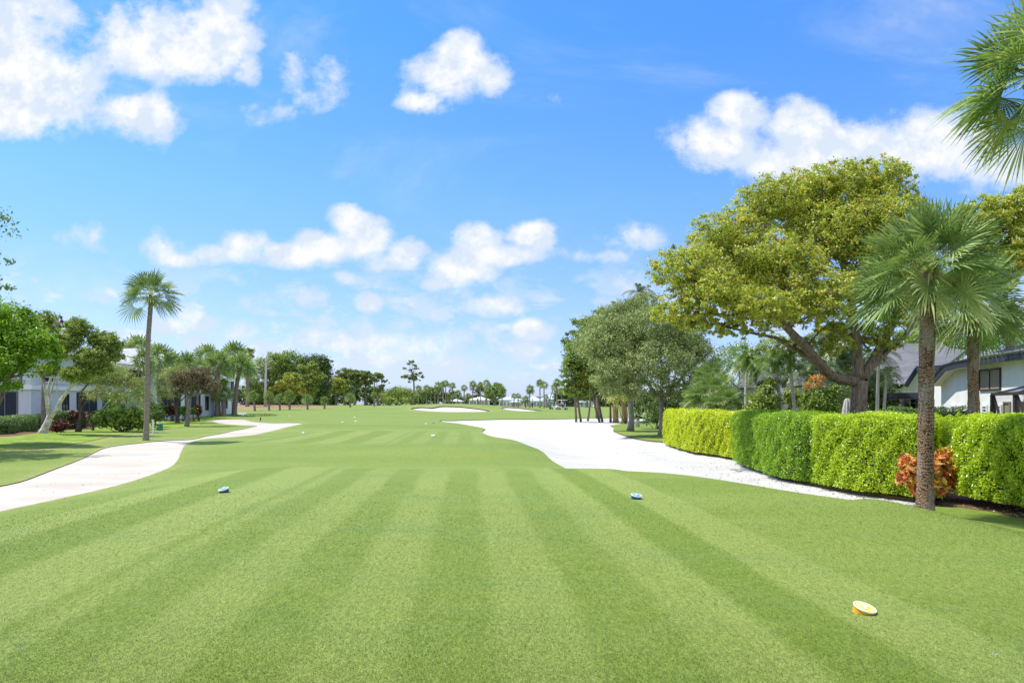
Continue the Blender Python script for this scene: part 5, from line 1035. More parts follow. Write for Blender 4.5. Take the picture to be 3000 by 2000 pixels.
# palm cluster
pc = [(604,1040,1218,92,1.35,'first fan palm of the tall cluster, leftmost trunk'), (618,1062,1216,95,1.2,'second fan palm from the left in the tall cluster, slimmer'), (636,1060,1221,90,1.35,'third fan palm from the left in the tall cluster, thick reddish foot'), (645,1078,1210,100,1.1,'palm half hidden behind the third trunk of the tall cluster'), (655,1148,1220,90,.9,'short fan palm under the others, in the middle of the tall cluster'),
 (679,1040,1207,102,1.75,'tallest fan palm, left of the leaning pair at the right of the cluster'), (686,1070,1216,94,1.6,'leaning orange-barked fan palm, right of the pair'), (640,1150,1219,91,.75,'small low palm crown beside the third trunk of the tall cluster'), (724,1076,1184,150,1.7,'thin grey-trunked palm standing behind and right of the leaning pair')]
for i, (x, yt, yb, Y, s_, lab) in enumerate(pc):
    tx = x + {5: 5, 6: 16, 0: 6, 2: 4}.get(i, 0)
    palm('cabbage_palm', lab, 'palm tree', B(x, Y), P(tx, yt + 8, Y), 'far_a' if i % 2 else 'far_b', s_ * 1.1, .33 if Y < 140 else .35, .27, 'palm_bark_far', seed=130 + i, group='tall palm cluster on the left', boots=.5 if i in (5, 6) else 0)
for i, (x, y, Y, s_, ck, lab) in enumerate(((408, 1030, 92, 1.8, 'far_b', 'palm crown behind the roofs, just left of the tall lone palm'), (418, 1060, 64, 1.0, 'far_a', 'palm crown touching the tall lone trunk on its left'), (465, 1050, 70, 1.25, 'far_b', 'palm crown just right of the tall lone trunk'), (505, 1068, 73, 1.2, 'far_c', 'dark palm behind the pale roof slope'), (545, 1072, 77, 1.35, 'far_a', 'palm between the pale roof slope and the tall cluster'), (578, 1085, 81, 1.2, 'far_b', 'lower palm at the left foot of the tall cluster'))):
    palm('cabbage_palm', lab, 'palm tree', B(x, Y), P(x, y, Y), ck, s_, .17, .13, 'palm_bark_far', seed=150 + i, group='palms behind the townhouses')
tree('garden_tree', 'rounded tree behind the townhouses with flat layered crown', 'tree', B(390, 115), [(385,1018,30,10,115,1), (410,1028,24,8,115,.8), (430,1035,18,8,115,.6)], .3, 2200, M['leaf_olive'], M['bark_brown'], r0=.3, r1=.2, ncl=70, seed=160)
tree('garden_tree', 'dense green trees behind the long roof slope', 'tree', B(520, 118), [(480,1065,40,22,118,1), (530,1060,40,22,118,1), (450,1075,30,18,118,.8), (575,1075,30,20,118,.8)], .3, 6500, M['leaf_dark'], M['bark_brown'], r0=.3, r1=.2, ncl=150, seed=161)
for i, (x, y, Y, s_, lab) in enumerate(((350, 1172, 49, .62, 'arching feather palm under the first red-flowering tree'), (412, 1155, 52, .75, 'feather palm just left of the tall lone trunk'))):
    palm('feather_palm', lab, 'palm tree', B(x, Y), P(x, y, Y), 'feather', s_, .09, .07, 'bark_smooth', seed=165 + i)
# left hedges and bushes
def lineY(pts): return [G(a, b, 25)[:2] for a, b in pts]
hedge('hedge', 'low clipped green hedge along the left edge in front of the dark porch', lineY([(-60,1276),(30,1272),(112,1262)]), 1.2, .78, .09, 480, M['leaf_hedge'], seed=21, side=-1, lift=.05)
hedge('hedge', 'dark low hedge right of the pale trunk', lineY([(185,1259),(262,1253)]), 1.6, 1.0, .10, 420, M['leaf_dark'], seed=22, side=-1, lift=.05)
hedge('hedge', 'dark clipped hedge left of the red croton', lineY([(104,1258),(150,1257)]), 1.4, .85, .10, 420, M['leaf_dark'], seed=23, side=-1, lift=.05)
shrub('broad_leaved_bush', 'big glossy dark bush left of the tall palm foot', 'shrub', [(300,1225,34,22,47,1), (345,1225,34,24,47,1), (385,1222,36,26,47,1), (415,1225,24,24,47,.9)], .26, 3600, M['leaf_mid'], 171, ncl=110, asp=.6)
shrub('broad_leaved_bush', 'lime-topped shrub behind the glossy dark bush', 'shrub', [(405,1206,24,9,50,1), (330,1206,14,9,50,.6)], .18, 900, M['leaf_bright'], 172, ncl=30)
shrub('red_leaved_shrub', 'dark red-leaved plants under the porch behind the dark hedge', 'shrub', [(215,1214,22,9,52,1), (240,1216,18,8,52,.8)], .3, 450, M['leaf_crotondark'], 173, ncl=30, asp=.3)
shrub('red_leaved_shrub', 'dark red-leaved clump left of the glossy dark bush', 'shrub', [(275,1225,14,16,50,1)], .3, 350, M['leaf_crotondark'], 174, ncl=20, asp=.3)
shrub('dark_thicket', 'dark bush just right of the tall palm trunk', 'shrub', [(458,1205,26,30,56,1), (440,1215,18,20,55,.8)], .18, 1800, M['leaf_dark'], 175, ncl=50)
for i, (x, w_, lab, mk) in enumerate(((483, 14, 'round clipped bush, first right of the tall palm', 'leaf_dark'), (505, 13, 'dark red bush between two round clipped bushes', 'leaf_crotondark'), (523, 8, 'small round dark bush left of the pale green one', 'leaf_dark'), (537, 9, 'small pale green round bush by the white wall', 'leaf_mid'), (565, 16, 'low bush row behind the umbrella tree trunk', 'leaf_mid'), (582, 8, 'red shrub behind the umbrella tree trunk', 'leaf_crotondark'))):
    shrub('clipped_bush', lab, 'shrub', [(x, 1202, w_, 13 if i != 4 else 8, 70, 1)], .2, 600, M[mk], 180 + i, ncl=30, group='small bushes along the townhouse walls')
# utility post, bin, markers on the lawn
o_ = B(448, 44.5); E = empty('utility_post', o_, 'white square utility post on the lawn right of the tall palm', 'post'); MB().box((0, 0, .40), (.09, .09, .95)).build('post', M['white_plastic'], E); MB().box((0, 0, .90), (.12, .12, .05)).build('cap', M['white_plastic'], E)
o_ = B(468, 50); E = empty('utility_pedestal', o_, 'squat green utility pedestal on the lawn right of the white post', 'utility box')
MB().lathe([(.0, .02), (.21, .02), (.21, .42), (.19, .43)], n=20).build('body', M['green_plastic'], E); MB().lathe([(.235, .43), (.24, .50), (.18, .54), (0, .55)], n=20).build('lid', M['green_plastic'], E); MB().box((.0, -.215, .3), (.10, .01, .06)).build('label_plate', M['white_plastic'], E)
def stake(label, px, Y, h=.45, g=None, white=True):
    o_ = B(px, Y); E = empty('path_stake', o_, label, 'stake', g)
    MB().lathe([(0, h*.45), (.05, h*.45), (.055, h*.9), (.03, h), (0, h)], n=8).build('head', M['black'], E)
    MB().lathe([(.016, -.05), (.016, h*.46)], n=6).build('rod', M['white_plastic'] if white else M['steel'], E)
stake('short black-topped stake at the left tip of the path', 620, 72, .5); stake('short black-topped stake standing on the path fork', 763, 63.5, .6)
sl = ['first', 'second', 'third', 'fourth', 'fifth', 'sixth', 'seventh', 'eighth', 'ninth', 'tenth', 'eleventh']
for i, (x, y) in enumerate(((717,1216),(722,1216.3),(733,1217),(743,1219),(766,1219.3),(775,1218.6),(782,1218.4),(789.5,1217.4),(797,1217.4),(803.5,1217.6),(808.5,1218))):
    p_ = G(x, y, 50); e = MB().lathe([(0, 0), (.03, 0), (.03, .12), (.05, .13), (.05, .2), (0, .21)], n=7).build('rope_stake', M['black'], None, loc=p_); tag(e, f'{sl[i]} tiny dark stake from the left in the row across the far tee grass', 'stake', 'tiny stakes across the grass')
# concrete edging by the hedge
e = MB().slab([Vector(G(112,1250,25)) + Vector((0,0,.03)), Vector(G(202,1256,25)) + Vector((0,0,.03)), Vector(G(202,1254,25)) + Vector((0,0,.03)), Vector(G(112,1246,25)) + Vector((0,0,.03))], .05).build('stepping_slab', M['path']); tag(e, 'thin concrete edging strip on the lawn behind the pale trunk', 'paving')
e = MB().slab([Vector(G(262,1245,25)) + Vector((0,0,.03)), Vector(G(322,1248,25)) + Vector((0,0,.03)), Vector(G(322,1246,25)) + Vector((0,0,.03)), Vector(G(262,1242.5,25)) + Vector((0,0,.03))], .05).build('stepping_slab', M['path']); tag(e, 'thin concrete edging strip in front of the glossy dark bush', 'paving')

# ================================================================ background
small = [(746.6,741,1160,1205,1.0,'first'), (788,787,1160,1201.5,1.15,'second'), (819.5,819.5,1168,1199,.95,'third'), (848,849,1157,1198,1.25,'fourth'), (901,900,1170,1198,1.05,'fifth'), (950.6,950.6,1172,1195.6,.95,'sixth'), (1026,1025,1165,1190.5,1.1,'seventh'), (1097,1096,1156,1187,.95,'eighth')]
for i, (xb, xt, yt, yb, s_, nm) in enumerate(small):
    Y = 118 + i * 2 if i < 6 else 138 + (i - 6) * 8
    palm('cabbage_palm', f'{nm} small round-crowned palm from the left in the row across the fairway', 'palm tree', B(xb, Y), P(xt, yt, Y), 'far_d' if i % 2 else 'far_a', s_ * .80, .20, .17, 'palm_bark_far', seed=200 + i, group='small palms across the fairway')
def bigtree(label, px, Y, lobes, mk, n, seed, leaf=.42, bark='bark_grey', name='banyan_tree', g=None, r0=.6, fork=None, **k):
    return tree(name, label, 'tree', B(px, Y), [(a, b, c, d, Y + (e_ if (e_ := 0) else 0), w_) for a, b, c, d, w_ in lobes], leaf, n, M[mk], M[bark], fork=fork, r0=r0, r1=r0 * .6, seed=seed, group=g, **k)
bigtree('huge dark rounded tree behind the dead snag', 800, 172, [(760,1110,36,40,1), (800,1070,50,38,1), (845,1060,46,34,1), (870,1090,40,40,1), (780,1150,44,28,1), (860,1140,44,36,1), (740,1150,24,30,.8), (830,1110,50,44,1), (890,1130,26,44,.8)], 'leaf_mid', 30000, 210, ncl=700, rc=.16, shell=.5)
bigtree('huge dark tree at the right end of the dark pair, ragged right side', 930, 170, [(930,1070,34,30,1), (905,1100,30,34,1), (950,1090,22,34,1), (930,1130,38,36,1), (920,1165,38,18,.8), (958,1060,14,14,.7), (900,1060,22,16,.7)], 'leaf_dark', 20000, 211, ncl=480, rc=.16, shell=.5)
bigtree('brownish fine-leaved tree in front of the dark pair', 900, 165, [(905,1075,26,18,1), (915,1105,30,24,1), (900,1140,26,24,.9), (925,1150,22,22,.8)], 'leaf_olive', 9000, 212, ncl=150, name='background_tree')
bigtree('yellow-green tree in front of the huge dark tree', 848, 150, [(848,1105,26,13,1), (830,1125,24,12,1), (865,1130,24,12,1), (805,1138,16,6,.8), (880,1150,18,10,.8), (840,1160,20,16,.8)], 'leaf_yellow', 7000, 213, ncl=130, name='background_tree', r0=.3)
bigtree('sparse grey-green treetop behind the tall palm cluster', 727, 160, [(728,1030,16,9,1), (722,1055,14,10,.8), (735,1042,10,10,.8)], 'leaf_olive', 1300, 214, ncl=50, name='background_tree', r0=.25)
# dead snag
e = empty('dead_tree', B(777, 150), 'bare white dead trunk with broken upturned branches in front of the huge dark tree', 'dead tree'); ob = np.array(e.location); mb = MB()
mb.tube(np.array([P(777,1190,150), P(778,1140,150), P(779,1090,150), P(780,1060,150), P(779,1036,150)]) - ob, [.34,.28,.24,.18,.06], 8)
for q in ([(779,1072),(772,1064),(768,1052),(769,1042)], [(779,1068),(786,1060),(796,1056),(800,1054)], [(779,1078),(768,1070),(764,1066)], [(779,1082),(788,1078),(796,1079)], [(780,1062),(783,1050),(782,1042)]): mb.tube(np.array([P(a, b, 150) for a, b in q]) - ob, np.linspace(.14, .04, len(q)), 6)
mb.build('trunk', M['bark_dead'], e, smooth=True)
# umbrella-crowned pines left of centre
for i, (px, Y, lb, mk, lab) in enumerate(((985, 195, [(985,1120,22,16,1),(972,1138,16,14,.8),(998,1135,18,16,.8)], 'leaf_yellow', 'yellowish pine at the left end of the pine stand'), (1010, 205, [(1012,1092,26,14,1),(1000,1108,20,12,.8),(1024,1104,18,10,.8),(1010,1130,22,14,.6)], 'leaf_needle', 'broad domed pine, tallest of the pine stand'),
   (1038, 200, [(1038,1095,18,12,1),(1034,1115,22,14,1),(1046,1125,16,12,.7)], 'leaf_needle', 'domed pine in the middle of the pine stand'), (1070, 200, [(1068,1096,20,12,1),(1078,1108,18,12,1),(1060,1118,20,10,.8),(1074,1122,18,8,.6)], 'leaf_needle', 'flat-topped pine right of the domed ones'), (1107, 198, [(1106,1098,16,6,1),(1117,1106,12,6,.8),(1096,1108,10,5,.7),(1128,1116,10,5,.7),(1104,1116,14,5,.6),(1136,1122,7,4,.5)], 'leaf_needle', 'lean open pine at the right end of the pine stand'))):
    bigtree(lab, px, Y, lb, mk, 6500 if i < 4 else 3000, 220 + i, name='pine_tree', bark='bark_brown', r0=.35, ncl=90, shell=.3, flat=.6, g='pine stand left of centre')
tall = [(1206,1059,9,3.5),(1197,1065,8,3.5),(1214,1072,9,4),(1190,1079,11,3),(1205,1083,8,3),(1221,1080,8,3),(1232,1092,6,3),(1237,1102,5,5),(1187,1103,11,4.5),(1200,1108,9,4),(1212,1100,11,6),(1200,1119,6,3.5),(1229,1114,5,3),(1218,1110,7,4)]
bigtree('tall lone pine with open layered branches at the centre of the skyline', 1211, 190, [(a, b, c, d, 1) for a, b, c, d in tall], 'leaf_needle', 2600, 226, name='pine_tree', bark='bark_brown', r0=.28, ncl=90, rc=.3, shell=.1, leaf=.38, fork=P(1209, 1095, 190))
shrub('spreading_shrub', 'low mound of dark green and brown shrubs left of the lone pine', 'shrub', [(1150,1160,24,20,182,1), (1180,1152,28,22,182,1), (1205,1160,22,24,182,1), (1130,1172,20,10,182,.8), (1170,1172,50,10,180,.8)], .4, 4800, M['leaf_olive'], 230, ncl=140)
# far palm rows
far = [(1226,1136,1183,'far_c','leftmost of the far palms, right behind the lone pine'),(1250,1136,1183,'far_c','second far palm right of the lone pine'),(1262,1140,1182,'far_d','short far palm right of the second'),(1284,1128,1182,'far_d','leafy far palm before the tall shaggy pair'),(1298,1124,1182,'far_c','left one of the tall shaggy pair of far palms'),(1306,1122,1182,'far_c','right one of the tall shaggy pair of far palms'),(1274,1140,1182,'far_c','far palm between the short and the leafy one'),
 (1326,1128,1181,'far_c','solitary far palm standing clear left of centre'),(1341,1150,1181,'far_d','low dark far palm right of the solitary one'),(1360,1134,1181,'far_c','far palm behind the middle of the big bunker'),(1385,1124,1182,'far_c','spiky far palm with sky on both sides behind the big bunker'),(1408,1125,1182,'far_c','first far palm touching the brown-green trees'),(1426,1121,1182,'far_c','tallest far palm in front of the brown-green trees'),(1420,1142,1183,'far_d','leaning far palm below the tallest'),(1471,1140,1184,'far_d','heavy far palm at the right end of the brown-green trees'),
 (1506,1158,1187,'far_c','left of the twin small palms before the long pale roof'),(1518,1157,1187,'far_c','right of the twin small palms before the long pale roof'),(1552,1137,1190,'far_d','far palm directly above the standing golfer'),(1582,1118,1196,'far_d','tall far palm with a slim dark trunk right of the golfer'),(1594,1126,1188,'far_c','tall far palm behind the slim dark trunk'),(1617,1132,1192,'far_c','leaning far palm behind the golf carts'),(1631,1117,1189,'far_d','tall slim far palm left of the grove'),(1645,1143,1189,'far_c','lower far palm at the grove edge'),(1372,1158,1182,'far_d','low bushy far palm under the spiky one'),(1240,1158,1183,'far_d','low far palm left of the white houses'),(1315,1160,1182,'far_c','low far palm right of the shaggy pair'),
 (1160,1140,1184,'far_c','palm behind the shrub mound'),(1143,1150,1184,'far_d','wide palm at the left shoulder of the shrub mound'),(1122,1152,1185,'far_c','palm left of the shrub mound'),(1540,1166,1189,'far_d','tiny far palm before the long pale roof'),(1600,1160,1190,'far_c','small far palm beside the leaning one')]
for i, (x, yt, yb, ck, lab) in enumerate(far):
    Y = 205 - (i % 5) * 4; hgt = (1183 - yt) / F * Y; s_ = (1.05 if ck == 'far_c' else 1.2) * (1.0 + .12 * math.sin(i * 2.7)) * (.85 if yt > 1145 else 1)
    tx = x + {20: 6, 13: 8}.get(i, 0)
    palm('fan_palm', lab, 'palm tree', B(x - {20: 12}.get(i, 0), Y), P(tx, yt + 3, Y), ck, s_, .20, .15, 'palm_bark_far', seed=240 + i, group='far palms on the skyline', boots=.9 if i in (4, 5, 7, 9, 10, 11) else 0, boot_n=18, sides=7, nseg=8)
bigtree('brown half-bare tree among the far palms', 1400, 212, [(1402,1140,22,14,1), (1392,1155,16,10,.7)], 'leaf_brown', 1600, 280, name='background_tree', r0=.3, ncl=50)
bigtree('round green tree at the right end of the far palms', 1450, 208, [(1452,1135,22,16,1), (1440,1152,22,14,1), (1468,1150,16,14,.9), (1455,1122,12,8,.7)], 'leaf_mid', 4200, 281, name='background_tree', r0=.4, ncl=120)
for i, (x, y, w_, h_, mk, lab) in enumerate(((1720,1150,30,14,'leaf_mid','far tree seen between the grove trunks, left one'), (1745,1145,30,20,'leaf_olive','grey-green far tree framed by the crossing trunks'), (1690,1158,26,12,'leaf_dark','dark far tree behind the golf carts'), (1800,1150,30,20,'leaf_mid','far tree behind the shaggy palm trunk'))):
    bigtree(lab, x, 215, [(x, y, w_, h_, 1)], mk, 1500, 284 + i, name='background_tree', r0=.3, ncl=50)
# far-off wood: reads as one mass
rng = np.random.default_rng(77); lobes = []
for x in range(540, 1330, 17): lobes.append((x + rng.normal(0, 4), 1164 + rng.normal(0, 3) - (8 if 960 < x < 1130 else 0), 18, 15 + (9 if x < 1130 else 0) + rng.random() * 5, 226, 1, 20))
for x in range(1330, 2260, 20): lobes.append((x, 1176 + rng.normal(0, 2), 18, 9 + rng.random() * 7, 330, 1, 20))
for x in range(1640, 2260, 24): lobes.append((x, 1165 + rng.normal(0, 3), 22, 17 + rng.random() * 7, 235, 1, 20))
for x in range(-60, 560, 26): lobes.append((x, 1110 + rng.normal(0, 6), 26, 34 + rng.random() * 9, 135, 1, 14))
lobes = [(*P(l[0], l[1], l[4]), l[2]/F*l[4], l[6]/F*l[4], l[3]/F*l[4], l[5]) for l in lobes]
V, Q, T, cc, ids = clumped(lobes, 1500, 60000, .95, rng, .3, .7, .5)
e = link('distant_woodland', npmesh('distant_woodland', V, [Q], M['leaf_dark'], tint=T)); tag(e, 'dark belt of far-off woodland behind the fairway', 'woodland', kind='stuff')
# far houses
def far_house(label, x0, x1, yw, ye, yr, Y, wallm='stucco_white', roofm='roof_white', nw=4, dep=9.0, cage=False):
    X0, X1 = (x0 - 1500)/F*Y, (x1 - 1500)/F*Y; zb = gz((X0+X1)/2, Y) - .3; ze = CH - (ye - HY)/F*Y; zr = CH - (yr - HY)/F*Y; o = Vector(((X0+X1)/2, Y, zb)); H_ = empty('far_house', o, label, 'house', 'white houses beyond the fairway')
    w_ = X1 - X0; MB().box((0, dep/2, (ze-zb)/2), (w_, dep, ze-zb)).build('wall', M[wallm], H_)
    mr = MB(); hip_roof(mr, -w_/2, w_/2, 0, dep, ze-zb, zr-zb, .5, .15, 'x' if w_ > dep else 'y'); mr.build('roof', M[roofm], H_)
    for k in range(nw): window(H_, (-w_/2 + w_ * (k + .5)/nw, 0, (ze-zb)*.48), min(2.2, w_/nw*.5), 1.5, (0, -1), mat='trim_white', frame=.14)
far_house('long house with pale blue-grey roof behind the twin small palms', 1462, 1528, 1190, 1172, 1160, 246, roofm='roof_blue', nw=6)
far_house('house with pale roof just right of the long blue-roofed one', 1532, 1592, 1190, 1175, 1161, 240, roofm='roof_blue', nw=6)
far_house('larger blue-roofed house behind the tall slim palms', 1585, 1642, 1190, 1170, 1156, 254, roofm='roof_blue', wallm='stucco_grey', nw=5)
far_house('small peach-walled house behind the twin small palms', 1495, 1522, 1190, 1178, 1173, 232, wallm='stucco_peach', nw=2, dep=5)
far_house('white house behind the spiky far palms', 1374, 1432, 1190, 1172, 1161, 238, nw=5)
far_house('white house low between the far palms, second from the left', 1300, 1350, 1190, 1176, 1166, 238, wallm='stucco_cream', nw=4)
far_house('leftmost white house right of the lone pine', 1232, 1280, 1190, 1172, 1160, 236, nw=3)
far_house('white house directly behind the golf carts', 1652, 1692, 1190, 1174, 1166, 240, wallm='stucco_grey', nw=3)
far_house('white-roofed grey house between the grove trunks', 1698, 1735, 1190, 1178, 1171, 232, wallm='stucco_grey', nw=3)
far_house('white house right of the crossing trunks', 1745, 1800, 1190, 1172, 1164, 238, nw=4)
#PART5
# ================================================================ people
def skinmesh(name, joints, edges, radii, mat, parent, sub=1):
    me = bpy.data.meshes.new(name); ks = list(joints); me.from_pydata([tuple(joints[k]) for k in ks], [(ks.index(a), ks.index(b)) for a, b in edges], [])
    tmp = bpy.data.objects.new(name, me); COL.objects.link(tmp); md = tmp.modifiers.new('s', 'SKIN')
    for i, k in enumerate(ks):
        r = radii[k]; me.skin_vertices[0].data[i].radius = (r, r) if not isinstance(r, tuple) else r
    me.skin_vertices[0].data[0].use_root = True
    s = tmp.modifiers.new('u', 'SUBSURF'); s.levels = sub; s.render_levels = sub
    dg = bpy.context.evaluated_depsgraph_get(); m2 = bpy.data.meshes.new_from_object(tmp.evaluated_get(dg)); bpy.data.objects.remove(tmp); m2.materials.clear(); m2.materials.append(mat)
    m2.polygons.foreach_set('use_smooth', np.ones(len(m2.polygons), bool)); m2.name = name
    return link(name, m2, parent)
def person(label, loc, face, torso=0.0, thigh=(0, 0), knee=(0, 0), arm=((10, 15), (10, 15)), shirt='shirt_white', pants='shorts_grey', short=True, seat=None, hat=None, shoes='white_plastic', vest=None):
    """angles in degrees; torso leans forward, thigh swings forward, knee bends back; arm = (shoulder forward, elbow)"""
    E = empty('person', loc, label, 'person', rz=face); J, R, Ed = {}, {}, []
    def fwd(p, L, a): a = rad(a); return p + np.array([L * math.sin(a), 0, -L * math.cos(a)])
    legL, shinL = .43, .43
    hz = seat if seat is not None else max(.06 + legL * math.cos(rad(t)) + shinL * math.cos(rad(t - k)) for t, k in zip(thigh, knee))
    pel = np.array([0, 0, hz + .06]); tr = lambda d: pel + np.array([d * math.sin(rad(torso)), 0, d * math.cos(rad(torso))])
    J['pel'] = pel; R['pel'] = (.15, .11); J['belly'] = tr(.18); R['belly'] = (.145, .105); J['chest'] = tr(.38); R['chest'] = (.165, .115); J['neck'] = tr(.53); R['neck'] = .06
    hd = tr(.62) + np.array([.02, 0, .0]); J['headb'] = hd; R['headb'] = .075; J['head'] = hd + np.array([.01, 0, .09]); R['head'] = .098; J['headt'] = hd + np.array([0, 0, .16]); R['headt'] = .075; J['nose'] = hd + np.array([.115, 0, .05]); R['nose'] = .014
    Ed += [('pel', 'belly'), ('belly', 'chest'), ('chest', 'neck'), ('neck', 'headb'), ('headb', 'head'), ('head', 'headt'), ('head', 'nose')]
    ear = []
    for s_, sd in ((-1, 0), (1, 1)):
        n = 'lr'[sd]; hip = pel + np.array([0, s_ * .095, -.04]); kn = fwd(hip, legL, thigh[sd]); an = fwd(kn, shinL, thigh[sd] - knee[sd])
        J[n+'hip'] = hip; J[n+'kn'] = kn; J[n+'an'] = an; J[n+'toe'] = an + np.array([.16, s_ * .02, -.03]); R[n+'hip'] = .095; R[n+'kn'] = .058; R[n+'an'] = .042; R[n+'toe'] = .035
        Ed += [('pel', n+'hip'), (n+'hip', n+'kn'), (n+'kn', n+'an'), (n+'an', n+'toe')]
        sh = tr(.47) + np.array([0, s_ * .19, 0]); el = fwd(sh, .29, arm[sd][0]); wr = fwd(el, .25, arm[sd][0] + arm[sd][1]); pm = fwd(wr, .07, arm[sd][0] + arm[sd][1])
        J[n+'sh'] = sh; J[n+'el'] = el; J[n+'wr'] = wr; J[n+'pm'] = pm; R[n+'sh'] = .058; R[n+'el'] = .042; R[n+'wr'] = .028; R[n+'pm'] = .032
        Ed += [('chest', n+'sh'), (n+'sh', n+'el'), (n+'el', n+'wr'), (n+'wr', n+'pm')]
        for f in range(4):
            q = pm + np.array([(f - 1.5) * .021, 0, 0]); a = fwd(q, .05 + .006 * (f in (1, 2)), arm[sd][0] + arm[sd][1] + 8); b = fwd(a, .035, arm[sd][0] + arm[sd][1] + 35)
            J[f'{n}f{f}a'] = a; J[f'{n}f{f}b'] = b; R[f'{n}f{f}a'] = .009; R[f'{n}f{f}b'] = .007; Ed += [(n+'pm', f'{n}f{f}a'), (f'{n}f{f}a', f'{n}f{f}b')]
        J[n+'th'] = pm + np.array([.05, 0, -.025]); R[n+'th'] = .010; Ed.append((n+'pm', n+'th'))
    skinmesh('body', J, Ed, R, M['skin'], E)
    sj = ['pel', 'belly', 'chest', 'lsh', 'rsh']; j2 = {k: J[k] for k in sj}; r2 = {'pel': (.165, .125), 'belly': (.165, .125), 'chest': (.185, .135), 'lsh': .078, 'rsh': .078}
    for n in 'lr': j2[n+'em'] = J[n+'sh'] * .35 + J[n+'el'] * .65; r2[n+'em'] = .064
    skinmesh('shirt', j2, [('pel', 'belly'), ('belly', 'chest'), ('chest', 'lsh'), ('chest', 'rsh'), ('lsh', 'lem'), ('rsh', 'rem')], r2, M[shirt], E)
    pj = {'pel': J['pel'] - np.array([0, 0, .01])}; pr_ = {'pel': (.168, .13)}; pe_ = []
    for n in 'lr':
        pj[n+'hip'] = J[n+'hip']; pr_[n+'hip'] = .112; k = .85 if short else 1.0; pj[n+'kn'] = J[n+'hip'] * (1-k) + J[n+'kn'] * k; pr_[n+'kn'] = .085 if short else .075; pe_ += [('pel', n+'hip'), (n+'hip', n+'kn')]
        if not short: pj[n+'cu'] = J[n+'kn'] * .08 + J[n+'an'] * .92; pr_[n+'cu'] = .062; pe_.append((n+'kn', n+'cu'))
    skinmesh('shorts' if short else 'trousers', pj, pe_, pr_, M[pants], E)
    for n in 'lr':
        a = J[n+'an']; mb = MB(); mb.tube([a + np.array([-.06, 0, -.02]), a + np.array([.0, 0, -.02]), a + np.array([.10, 0, -.03]), a + np.array([.19, 0, -.035])], [.04, .055, .05, .03], 8); mb.build('shoe', M[shoes], E, smooth=True)
    mb = MB(); c = J['head'] + np.array([-.012, 0, .03])
    if hat: mb.lathe([(.112, 0), (.115, .05), (.09, .10), (.03, .125), (0, .125)], c, 14); mb.slab([tuple(c + np.array([.08, -.09, 0])), tuple(c + np.array([.20, -.05, -.01])), tuple(c + np.array([.20, .05, -.01])), tuple(c + np.array([.08, .09, 0]))], .012); mb.build('cap', M[hat], E, smooth=True)
    mb = MB(); c = J['head'] + np.array([-.03, 0, .005]); mb.lathe([(.08, -.06), (.108, -.01), (.11, .04), (.085, .095), (.03, .118), (0, .12)], c, 12); mb.build('hair', M['hair'], E, smooth=True)
    mb = MB()
    for s_ in (-1, 1): mb.box(tuple(J['head'] + np.array([.092, s_ * .035, .0])), (.012, .022, .012))
    mb.box(tuple(J['head'] + np.array([.088, 0, -.075])), (.012, .04, .01)); mb.build('face_features', M['hair'], E)
    if vest:
        vj = {k: J[k] for k in ('pel', 'belly', 'chest')}; vj['t'] = tr(.46); skinmesh('safety_vest', vj, [('pel', 'belly'), ('belly', 'chest'), ('chest', 't')], {'pel': (.172, .14), 'belly': (.175, .14), 'chest': (.195, .148), 't': (.12, .10)}, M[vest], E)
    return E
